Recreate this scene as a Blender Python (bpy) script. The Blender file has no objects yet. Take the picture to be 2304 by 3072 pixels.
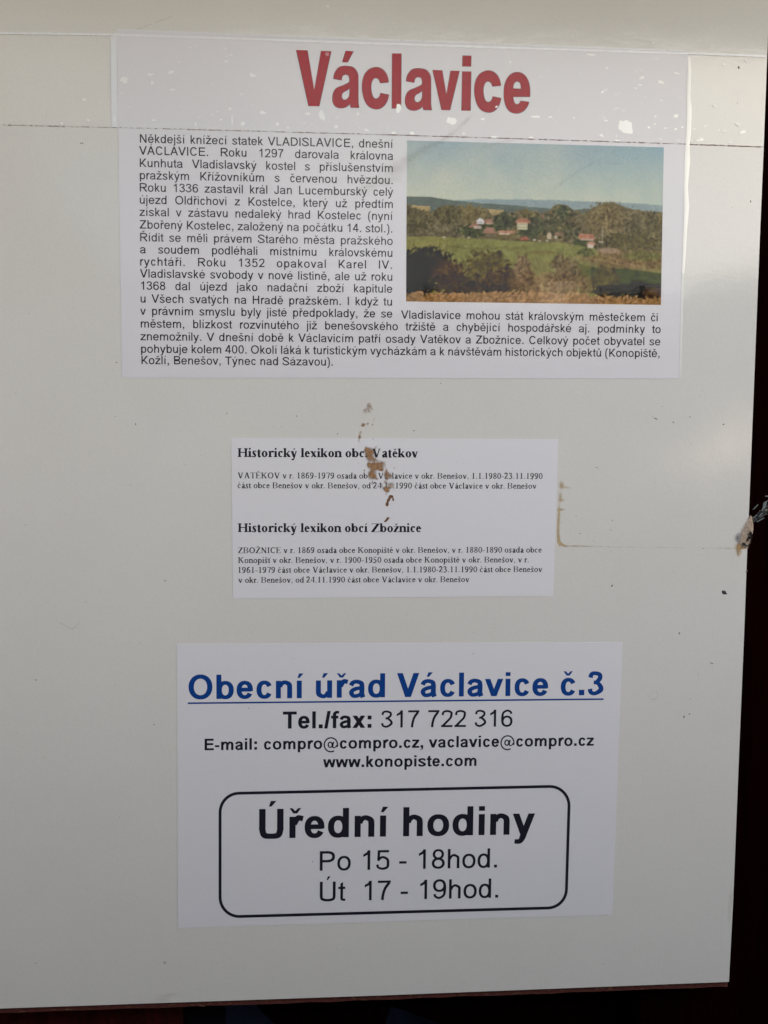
import bpy, math, random
import numpy as np
from mathutils import Vector, Euler
from mathutils.geometry import tessellate_polygon
random.seed(7); RNG = np.random.default_rng(7)
S = bpy.context.scene
C = S.collection
R = math.radians

# ------------------------------------------------------------------ camera
LENS = 37.0
FPX = LENS / 36.0 * 3072.0
PITCH, YAW, DIST, H0 = 3.8, 4.0, 0.552, 1.40
cam = bpy.data.objects.new('camera', bpy.data.cameras.new('camera')); C.objects.link(cam)
cam.data.lens = LENS; cam.data.sensor_width = 36.0
cam.data.clip_start = 0.01; cam.data.clip_end = 500
cam.rotation_euler = Euler((R(90 - PITCH), 0, R(-YAW)))
CM = cam.rotation_euler.to_matrix()
RIGHT, UP, FWD = CM @ Vector((1, 0, 0)), CM @ Vector((0, 1, 0)), CM @ Vector((0, 0, -1))
CAM = Vector((0, 0, H0)) - FWD * DIST
cam.location = CAM
S.camera = cam

# ------------------------------------------------------------------ world, sun, exposure
SUN_EL, SUN_AZ = 22.0, 27.0      # the sun stands behind the photographer, veiled; AZ in degrees to the right of the board's normal
w = bpy.data.worlds.new('World'); S.world = w; w.use_nodes = True
nt = w.node_tree
sky = nt.nodes.new('ShaderNodeTexSky'); sky.sky_type = 'NISHITA'; sky.sun_disc = False
sky.sun_elevation = R(SUN_EL); sky.air_density = 1.0; sky.dust_density = 1.0; sky.ozone_density = 2.0
sky.sun_rotation = R(180 - SUN_AZ)
nt.links.new(sky.outputs[0], nt.nodes['Background'].inputs[0])
nt.nodes['Background'].inputs[1].default_value = 0.10
sd = bpy.data.lights.new('sun', 'SUN'); sd.energy = 1.5; sd.angle = R(58); sd.color = (1.0, 0.99, 0.965)
so = bpy.data.objects.new('sun', sd); C.objects.link(so)
to_sun = Vector((math.sin(R(SUN_AZ)) * math.cos(R(SUN_EL)), -math.cos(R(SUN_AZ)) * math.cos(R(SUN_EL)), math.sin(R(SUN_EL))))
so.rotation_euler = to_sun.to_track_quat('Z', 'Y').to_euler(); so.location = (0, -3, 5)
S.view_settings.view_transform = 'Standard'; S.view_settings.look = 'None'
S.view_settings.exposure = 1.05; S.view_settings.gamma = 1.0
S.cycles.use_denoising = True; S.cycles.denoiser = 'OPENIMAGEDENOISE'; S.cycles.denoising_prefilter = 'ACCURATE'

# ------------------------------------------------------------------ helpers
def P(px, py, y=0.0):
    """a point measured on the photograph (2304 x 3072), laid on the board plane"""
    d = FWD * FPX + RIGHT * (px - 1152) - UP * (py - 1536)
    t = (y - CAM.y) / d.y
    q = CAM + d * t
    return q.x, q.z
def tag(o, label=None, cat=None, group=None, kind=None):
    if label: o['label'] = label
    if cat: o['category'] = cat
    if group: o['group'] = group
    if kind: o['kind'] = kind
    return o
def empty(name, loc, label, cat, group=None):
    e = bpy.data.objects.new(name, None); C.objects.link(e); e.location = loc; e.empty_display_size = 0.02
    return tag(e, label, cat, group)
def wloc(p):
    v = Vector((0, 0, 0))
    while p: v = v + p.location; p = p.parent
    return v
def mesh(name, V, F, mat, parent=None, origin=None, smooth=False):
    V = np.asarray(V, float).reshape(-1, 3)
    if np.ptp(V[:, 1]) < 1e-4 or name in ('air_bubble',):                       # flat prints, films and stains all face the viewer's side
        F = [tuple(f) if (V[f[1]][0]-V[f[0]][0])*(V[f[2]][2]-V[f[1]][2])-(V[f[1]][2]-V[f[0]][2])*(V[f[2]][0]-V[f[1]][0]) > 0 else tuple(f)[::-1] for f in F]
    base = wloc(parent) if parent else Vector((0, 0, 0))
    if origin is None:
        o3 = Vector((0, 0, 0)) if parent is not None else Vector(((V[:, 0].min() + V[:, 0].max()) / 2, V[:, 1].max(), V[:, 2].min()))
    else: o3 = Vector(origin)
    off = np.array(base) + np.array(o3)
    me = bpy.data.meshes.new(name); me.from_pydata((V - off).tolist(), [], [tuple(map(int, f)) for f in F]); me.update()
    if smooth: me.shade_smooth()
    o = bpy.data.objects.new(name, me); C.objects.link(o); o.location = o3
    if parent: o.parent = parent
    if mat: me.materials.append(mat)
    return o
class MB:
    def __init__(s): s.V = []; s.F = []
    def add(s, V, F):
        n = len(s.V); s.V += [tuple(v) for v in V]; s.F += [tuple(n + i for i in f) for f in F]
    def box(s, x0, x1, y0, y1, z0, z1):
        s.add([(x0,y0,z0),(x1,y0,z0),(x1,y1,z0),(x0,y1,z0),(x0,y0,z1),(x1,y0,z1),(x1,y1,z1),(x0,y1,z1)],
              [(0,3,2,1),(4,5,6,7),(0,1,5,4),(1,2,6,5),(2,3,7,6),(3,0,4,7)])
    def slab(s, pts, yf, yb):
        """prism of an outline in the board plane; pts anticlockwise seen from the front"""
        n = len(pts)
        V = [(x, yf, z) for x, z in pts] + [(x, yb, z) for x, z in pts]
        tri = tessellate_polygon([[Vector((x, z, 0)) for x, z in pts]])
        F = [t for t in tri] + [(t[0] + n, t[2] + n, t[1] + n) for t in tri]
        F += [(i, i + n, (i + 1) % n + n, (i + 1) % n) for i in range(n)]
        s.add(V, F)
    def build(s, name, mat, parent=None, **k): return mesh(name, s.V, s.F, mat, parent, **k)
def catmull(pts, closed=True, n=5, corner=50):
    """smooth an outline, keeping its sharp corners"""
    N = len(pts); out = []
    def turn(i):
        a, b, c = (np.array(pts[(i + k) % N], float) for k in (-1, 0, 1))
        u, v = b - a, c - b
        return abs(math.degrees(math.atan2(u[0]*v[1]-u[1]*v[0], u.dot(v))))
    cor = [turn(i) > corner for i in range(N)]
    for i in range(N):
        p0, p1, p2, p3 = (np.array(pts[(i + k) % N], float) for k in (-1, 0, 1, 2))
        if cor[i]: p0 = p1 - (p2 - p1)
        if cor[(i + 1) % N]: p3 = p2 + (p2 - p1)
        if cor[i] and cor[(i+1) % N]: out.append(tuple(p1)); continue
        for k in range(n):
            t = k / n
            q = 0.5 * ((2*p1) + (-p0+p2)*t + (2*p0-5*p1+4*p2-p3)*t*t + (-p0+3*p1-3*p2+p3)*t**3)
            out.append(tuple(q))
    return out

# ------------------------------------------------------------------ materials
def lin(c): 
    return tuple(((v/255.0)/12.92 if v/255.0 <= 0.04045 else ((v/255.0+0.055)/1.055)**2.4) for v in c)
class NT:
    def __init__(s, name):
        s.m = bpy.data.materials.new(name); s.m.use_nodes = True; s.t = s.m.node_tree; s.b = s.t.nodes['Principled BSDF']; s.out = s.t.nodes['Material Output']
    def n(s, typ, **kw):
        x = s.t.nodes.new(typ)
        for k, v in kw.items():
            if k in x.inputs.keys(): x.inputs[k].default_value = v
            else: setattr(x, k, v)
        return x
    def l(s, a, b): s.t.links.new(a, b)
    def coord(s): return s.n('ShaderNodeTexCoord').outputs['Object']
    def noise(s, scale, detail=3.0, rough=0.5, vec=None, dist=0.0):
        x = s.n('ShaderNodeTexNoise'); x.inputs['Scale'].default_value = scale; x.inputs['Detail'].default_value = detail
        x.inputs['Roughness'].default_value = rough; x.inputs['Distortion'].default_value = dist
        s.l(vec if vec else s.coord(), x.inputs['Vector']); return x.outputs['Fac']
    def ramp(s, fac, stops):
        x = s.n('ShaderNodeValToRGB'); e = x.color_ramp.elements
        while len(e) < len(stops): e.new(0.5)
        for k, (p, c) in enumerate(stops):
            e[k].position = p; e[k].color = (*c, 1) if len(c) == 3 else c
        s.l(fac, x.inputs['Fac']); return x.outputs['Color']
    def math(s, op, a, b=None, clamp=False):
        x = s.n('ShaderNodeMath'); x.operation = op; x.use_clamp = clamp
        for i, v in enumerate((a, b)):
            if v is None: continue
            if isinstance(v, (int, float)): x.inputs[i].default_value = v
            else: s.l(v, x.inputs[i])
        return x.outputs[0]
    def bump(s, h, strength=0.2, dist=0.001, prev=None):
        x = s.n('ShaderNodeBump'); x.inputs['Strength'].default_value = strength; x.inputs['Distance'].default_value = dist
        s.l(h, x.inputs['Height'])
        if prev: s.l(prev, x.inputs['Normal'])
        return x.outputs['Normal']
def solid(name, col, rough=0.5, spec=0.5, bumps=None, var=None, coat=0.0):
    """base colour with grain: var = (scale, darker factor)"""
    t = NT(name); b = t.b
    b.inputs['Roughness'].default_value = rough; b.inputs['Specular IOR Level'].default_value = spec
    b.inputs['Coat Weight'].default_value = coat; b.inputs['Coat Roughness'].default_value = 0.1
    if var:
        f = t.noise(var[0], 5, 0.6)
        t.l(t.ramp(f, [(0.3, tuple(c * var[1] for c in col)), (0.7, col)]), b.inputs['Base Color'])
    else: b.inputs['Base Color'].default_value = (*col, 1)
    if bumps:
        prev = None
        for sc, st, di in bumps: prev = t.bump(t.noise(sc, 3, 0.6), st, di, prev)
        t.l(prev, b.inputs['Normal'])
    return t.m

def panel_material():
    t = NT('white_laminate'); b = t.b
    f = t.noise(7, 6, 0.65)
    c1 = t.ramp(f, [(0.25, (0.615, 0.595, 0.56)), (0.75, (0.65, 0.635, 0.60))])
    fine = t.noise(900, 2, 0.7)
    mx = t.n('ShaderNodeMixRGB', blend_type='MULTIPLY'); mx.inputs['Fac'].default_value = 1.0
    t.l(c1, mx.inputs[1]); t.l(t.ramp(fine, [(0.2, (0.93, 0.92, 0.92)), (0.8, (1, 1, 1))]), mx.inputs[2])
    # tiny grey fly specks
    vo = t.n('ShaderNodeTexVoronoi'); vo.inputs['Scale'].default_value = 55; t.l(t.coord(), vo.inputs['Vector'])
    rr = t.noise(22, 1, 0.5)
    sp = t.math('LESS_THAN', vo.outputs['Distance'], t.math('MULTIPLY', t.math('SUBTRACT', rr, 0.60, True), 0.55))
    m2 = t.n('ShaderNodeMixRGB'); t.l(t.math('MULTIPLY', sp, 0.42), m2.inputs['Fac']); t.l(mx.outputs[0], m2.inputs[1])
    m2.inputs[2].default_value = (0.20, 0.17, 0.14, 1)
    t.l(m2.outputs[0], b.inputs['Base Color'])
    b.inputs['Roughness'].default_value = 0.10; b.inputs["IOR"].default_value = 1.38
    n1 = t.bump(t.noise(60, 2, 0.5), 0.25, 0.0004)
    n2 = t.bump(t.noise(620, 2, 0.6), 0.35, 0.00010, n1)
    t.l(n2, b.inputs['Normal'])
    return t.m
def paper_material(name, col, rough):
    t = NT(name); b = t.b
    f = t.noise(1500, 2, 0.7)
    t.l(t.ramp(f, [(0.25, tuple(c * 0.94 for c in col)), (0.75, col)]), b.inputs['Base Color'])
    b.inputs['Roughness'].default_value = rough
    n1 = t.bump(t.noise(26, 2, 0.5), 0.35, 0.0008)
    n2 = t.bump(t.noise(900, 2, 0.6), 0.35, 0.00008, n1)
    t.l(n2, b.inputs['Normal'])
    return t.m
def film_material(name, tint, gloss, rough, haze=0.0, hazecol=(0.8, 0.8, 0.8), bumpscale=40):
    """thin clear plastic: see-through, mirror-like skin, a little milk"""
    t = NT(name); t.t.nodes.remove(t.b)
    tr = t.n('ShaderNodeBsdfTransparent'); tr.inputs[0].default_value = (*tint, 1)
    gl = t.n('ShaderNodeBsdfGlossy'); gl.inputs['Roughness'].default_value = rough
    nn = t.bump(t.noise(bumpscale, 2, 0.5), 0.3, 0.0006)
    nn = t.bump(t.noise(700, 2, 0.6), 0.15, 0.00006, nn)
    t.l(nn, gl.inputs['Normal'])
    d1 = t.n('ShaderNodeBsdfDiffuse'); d1.inputs[0].default_value = (*hazecol, 1)
    d2 = t.n('ShaderNodeBsdfTranslucent'); d2.inputs[0].default_value = (*hazecol, 1)
    df = t.n('ShaderNodeMixShader'); df.inputs[0].default_value = 0.45; t.l(d1.outputs[0], df.inputs[1]); t.l(d2.outputs[0], df.inputs[2])
    fr = t.n('ShaderNodeFresnel'); fr.inputs[0].default_value = gloss
    m1 = t.n('ShaderNodeMixShader'); t.l(fr.outputs[0], m1.inputs[0]); t.l(tr.outputs[0], m1.inputs[1]); t.l(gl.outputs[0], m1.inputs[2])
    m2 = t.n('ShaderNodeMixShader'); m2.inputs[0].default_value = haze; t.l(m1.outputs[0], m2.inputs[1]); t.l(df.outputs[0], m2.inputs[2])
    t.l(m2.outputs[0], t.out.inputs[0]); return t.m
def decal_material(name, col, col2, scale, alpha, soft=0.25, rough=0.8, grain=0.5):
    """stain whose cover follows the mesh attribute 'cover', broken up by noise"""
    t = NT(name); b = t.b
    at = t.n('ShaderNodeAttribute'); at.attribute_name = 'cover'
    f = t.noise(scale, 6, 0.75)
    s1 = t.math('ADD', at.outputs['Fac'], t.math('MULTIPLY', t.math('SUBTRACT', f, 0.5), grain * 3.0))
    mr = t.n('ShaderNodeMapRange'); mr.inputs['From Min'].default_value = 0.5 - soft; mr.inputs['From Max'].default_value = 0.5 + soft
    mr.inputs['To Max'].default_value = alpha
    t.l(s1, mr.inputs['Value'])
    edge = t.math('MULTIPLY', mr.outputs[0], t.math('GREATER_THAN', at.outputs['Fac'], 0.02))
    t.l(edge, b.inputs['Alpha'])
    t.l(t.ramp(t.noise(scale * 1.7, 4, 0.7), [(0.35, col), (0.65, col2)]), b.inputs['Base Color'])
    b.inputs['Roughness'].default_value = rough; b.inputs['Specular IOR Level'].default_value = 0.2
    return t.m
def wood_material(name, dark, light, stretch=(4, 4, 60), rough=0.6, spec=0.3):
    t = NT(name); b = t.b
    mp = t.n('ShaderNodeMapping'); mp.inputs['Scale'].default_value = stretch; t.l(t.coord(), mp.inputs['Vector'])
    f = t.noise(6, 6, 0.65, mp.outputs[0])
    t.l(t.ramp(f, [(0.3, dark), (0.75, light)]), b.inputs['Base Color'])
    b.inputs['Roughness'].default_value = rough; b.inputs['Specular IOR Level'].default_value = spec
    t.l(t.bump(f, 0.4, 0.001), b.inputs['Normal']); return t.m

M_PANEL = panel_material()
M_PAPER = paper_material('paper_matt', (0.66, 0.645, 0.668), 0.55)
M_PAPER_T = paper_material('paper_under_film', (0.615, 0.602, 0.63), 0.4)
M_INK = solid('black_ink', (0.011, 0.010, 0.019), 0.5, 0.15)
M_INK_G = solid('glare_grey_ink', (0.055, 0.052, 0.058), 0.5, 0.15, var=(30, 0.7))  # greyed to carry the glare lying over the upper text lines
M_INK_S = solid('small_print_ink', (0.020, 0.018, 0.026), 0.5, 0.15)
M_BLUE = solid('blue_ink', (0.002, 0.042, 0.21), 0.5, 0.15)
M_RED = solid('red_ink', (0.37, 0.006, 0.014), 0.5, 0.1, var=(220, 0.86))
M_OUT = solid('dark_red_outline_ink', (0.06, 0.008, 0.02), 0.5, 0.1)
M_TAPE = film_material('clear_tape', (0.99, 0.99, 0.985), 1.22, 0.14, 0.03, (0.9, 0.9, 0.9))
M_FILM = film_material('clear_film', (0.99, 0.99, 0.99), 1.20, 0.05, 0.0, bumpscale=25)
M_MILK = film_material('milky_tape_edge_glare', (0.95, 0.95, 0.97), 1.5, 0.2, 0.42, (0.95, 0.95, 0.98))
M_MILKW = film_material('air_gap_under_tape', (0.95, 0.95, 0.95), 1.5, 0.25, 0.85, (0.97, 0.965, 0.93))
M_MILKL = film_material('faint_air_gap', (0.97, 0.97, 0.97), 1.5, 0.25, 0.40, (0.96, 0.97, 0.98))
def milk(name, c): return solid(name, c, 0.22, 0.5, bumps=[(60, .3, .0005), (700, .5, .0001)], var=(120, .96))
M_BUB = milk('white_air_bubble', (0.83, 0.825, 0.79)); M_BUBM = milk('soft_air_bubble', (0.745, 0.74, 0.725)); M_BUBR = milk('air_bubble_over_red', (0.50, 0.16, 0.17)); M_BUBF = milk('faint_air_bubble', (0.71, 0.705, 0.70)); M_FOLD = milk('milky_fold_glare', (0.84, 0.82, 0.76)); M_FOLDF = milk('faint_fold_glare', (0.68, 0.67, 0.65)); M_EDGE = milk('milky_tape_edge_glare', (0.74, 0.74, 0.76)); M_EDGEF = milk('faint_tape_edge', (0.675, 0.675, 0.69))  # edge and fold tones include the glare of raised film
M_CORE = wood_material('brown_core_edge', (0.030, 0.005, 0.006), (0.12, 0.032, 0.022), (60, 20, 400), 0.7)
M_DARKWOOD = wood_material('dark_stained_wood', (0.0022, 0.0003, 0.0004), (0.006, 0.0006, 0.0006), (30, 30, 3), 0.85, 0.0)
M_REDWOOD = wood_material('dark_red_stained_wood', (0.022, 0.0018, 0.0018), (0.075, 0.005, 0.005), (30, 30, 3), 0.7, 0.15)
M_ROOF = wood_material('shade_roof_wood', (0.05, 0.03, 0.02), (0.12, 0.075, 0.05), (3, 40, 40), 0.8)
M_NAVY = solid('dark_blue_paint', (0.035, 0.050, 0.12), 0.7, 0.2, var=(60, 0.6))

# ------------------------------------------------------------------ lettering
def base_of(c):
    return {'á':'a','č':'c','ď':'d','é':'e','ě':'e','í':'i','ň':'n','ó':'o','ř':'r','š':'s','ť':'t','ú':'u','ů':'u','ý':'y','ž':'z',
            'Á':'A','Č':'C','Ř':'R','Š':'S','Ú':'U','Ž':'Z','Ě':'E'}.get(c, c)
W_ARIAL = dict(a=556,b=556,c=500,d=556,e=556,f=278,g=556,h=556,i=222,j=222,k=500,l=222,m=833,n=556,o=556,p=556,q=556,r=333,s=500,t=278,u=556,v=500,w=722,x=500,y=500,z=500,
    A=667,B=667,C=722,D=722,E=667,F=611,G=778,H=722,I=278,J=500,K=667,L=556,M=833,N=722,O=778,P=667,Q=778,R=722,S=667,T=611,U=722,V=667,W=944,X=667,Y=667,Z=611)
W_ARIALB = dict(a=556,b=611,c=556,d=611,e=556,f=333,g=611,h=611,i=278,j=278,k=556,l=278,m=889,n=611,o=611,p=611,q=611,r=389,s=556,t=333,u=611,v=556,w=778,x=556,y=556,z=500,
    A=722,B=722,C=722,D=722,E=667,F=611,G=778,H=722,I=278,J=556,K=722,L=611,M=833,N=722,O=778,P=667,R=722,S=667,T=611,U=722,V=667,Z=611)
for d, ex in ((W_ARIAL, {'@':1015}), (W_ARIALB, {'@':975})):
    d.update({c: 556 for c in '0123456789'}); d.update({'.':278, ',':278, '-':333, '(':333, ')':333, '/':278, ':':278 if d is W_ARIAL else 333, ' ':278}); d.update(ex)
W_TIMES = dict(a=444,b=500,c=444,d=500,e=444,f=333,g=500,h=500,i=278,j=278,k=500,l=278,m=778,n=500,o=500,p=500,r=333,s=389,t=278,u=500,v=500,x=500,y=500,z=444,
    A=722,B=667,C=667,D=722,E=611,H=722,I=333,K=722,N=722,O=722,T=611,V=722,Z=611)
W_TIMES.update({c: 500 for c in '0123456789'}); W_TIMES.update({'.':250, ',':250, '-':333, ' ':250})
W_TIMESB = dict(W_TIMES); W_TIMESB.update(dict(a=500,b=556,d=556,e=444,h=556,i=278,k=556,n=556,o=500,p=556,r=444,s=389,t=333,u=556,l=278,x=500,v=500,H=778,V=722,Z=667,c=444,z=444))
# serif letters drawn stroke by stroke
class G:
    def __init__(s, b): s.p = []; s.b = b; s.S = 166 if b else 122; s.h = 68 if b else 72; s.xh = 461 if b else 450
    def poly(s, pts):
        a = sum(pts[i][0]*pts[(i+1)%len(pts)][1]-pts[(i+1)%len(pts)][0]*pts[i][1] for i in range(len(pts)))
        if a < 0: pts = pts[::-1]
        s.p.append(('poly', pts))
    def rect(s, x0, y0, x1, y1): s.poly([(x0,y0),(x1,y0),(x1,y1),(x0,y1)])
    def foot(s, x, y=0, up=1, l=None, r=None):
        l = 62 if l is None else l; r = 62 if r is None else r; S = s.S/2; t = 38 if s.b else 36
        s.poly([(x-S-l,y),(x+S+r,y),(x+S+r,y+up*t),(x+S,y+up*t*2.2),(x-S,y+up*t*2.2),(x-S-l,y+up*t)])
    def flag(s, x, y):
        S = s.S/2; s.poly([(x-S-62,y-52),(x-S-62,y-34),(x+S,y+4),(x+S,y-60),(x-S,y-60)])
    def stem(s, x, y0, y1, foot=True, head=None):
        s.rect(x-s.S/2, y0, x+s.S/2, y1)
        if foot: s.foot(x, y0)
        if head == 'flag': s.flag(x, y1)
        if head == 'serif': s.foot(x, y1, -1)
    def ring(s, cx, cy, rx, ry, a0=0, a1=360, t=None, h=None, n=26, e=1.0):
        t = s.S*0.98 if t is None else t; h = s.h if h is None else h
        n = max(6, int(n*abs(a1-a0)/360))
        o = []; i_ = []
        for k in range(n+1):
            a = R(a0+(a1-a0)*k/n); ca_ = math.copysign(abs(math.cos(a))**e, math.cos(a)); sa_ = math.copysign(abs(math.sin(a))**e, math.sin(a))
            o.append((cx+rx*ca_, cy+ry*sa_)); i_.append((cx+(rx-t)*ca_, cy+(ry-h)*sa_))
        s.p.append(('strip', o, i_))
    def path(s, pts, n=5):
        P_ = [np.array(p, float) for p in pts]; out = []
        for i in range(len(P_)-1):
            p0 = P_[max(i-1,0)]; p1 = P_[i]; p2 = P_[i+1]; p3 = P_[min(i+2,len(P_)-1)]
            for k in range(n + (i == len(P_)-2)):
                t = k/n; out.append(0.5*((2*p1)+(-p0+p2)*t+(2*p0-5*p1+4*p2-p3)*t*t+(-p0+3*p1-3*p2+p3)*t**3))
        l = []; r = []
        for i, q in enumerate(out):
            a = out[max(i-1,0)][:2]; b = out[min(i+1,len(out)-1)][:2]; d = b-a; d = d/(np.linalg.norm(d)+1e-9); nn = np.array((-d[1], d[0]))
            l.append(tuple(q[:2]+nn*q[2]/2)); r.append(tuple(q[:2]-nn*q[2]/2))
        s.p.append(('strip', l, r))
    def line(s, x0, y0, x1, y1, wd):   # stroke of horizontal width wd
        s.poly([(x0-wd/2,y0),(x0+wd/2,y0),(x1+wd/2,y1),(x1-wd/2,y1)])
    def disc(s, cx, cy, r): s.poly([(cx+r*math.cos(R(a)), cy+r*math.sin(R(a))) for a in range(0,360,30)])
    def acute(s, x, y): s.poly([(x-60,y),(x-15,y),(x+95,y+120),(x+5,y+150)])
    def caron(s, x, y): s.poly([(x-110,y+130),(x-28,y),(x+28,y),(x+110,y+130),(x+60,y+130),(x,y+70),(x-60,y+130)])
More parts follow.
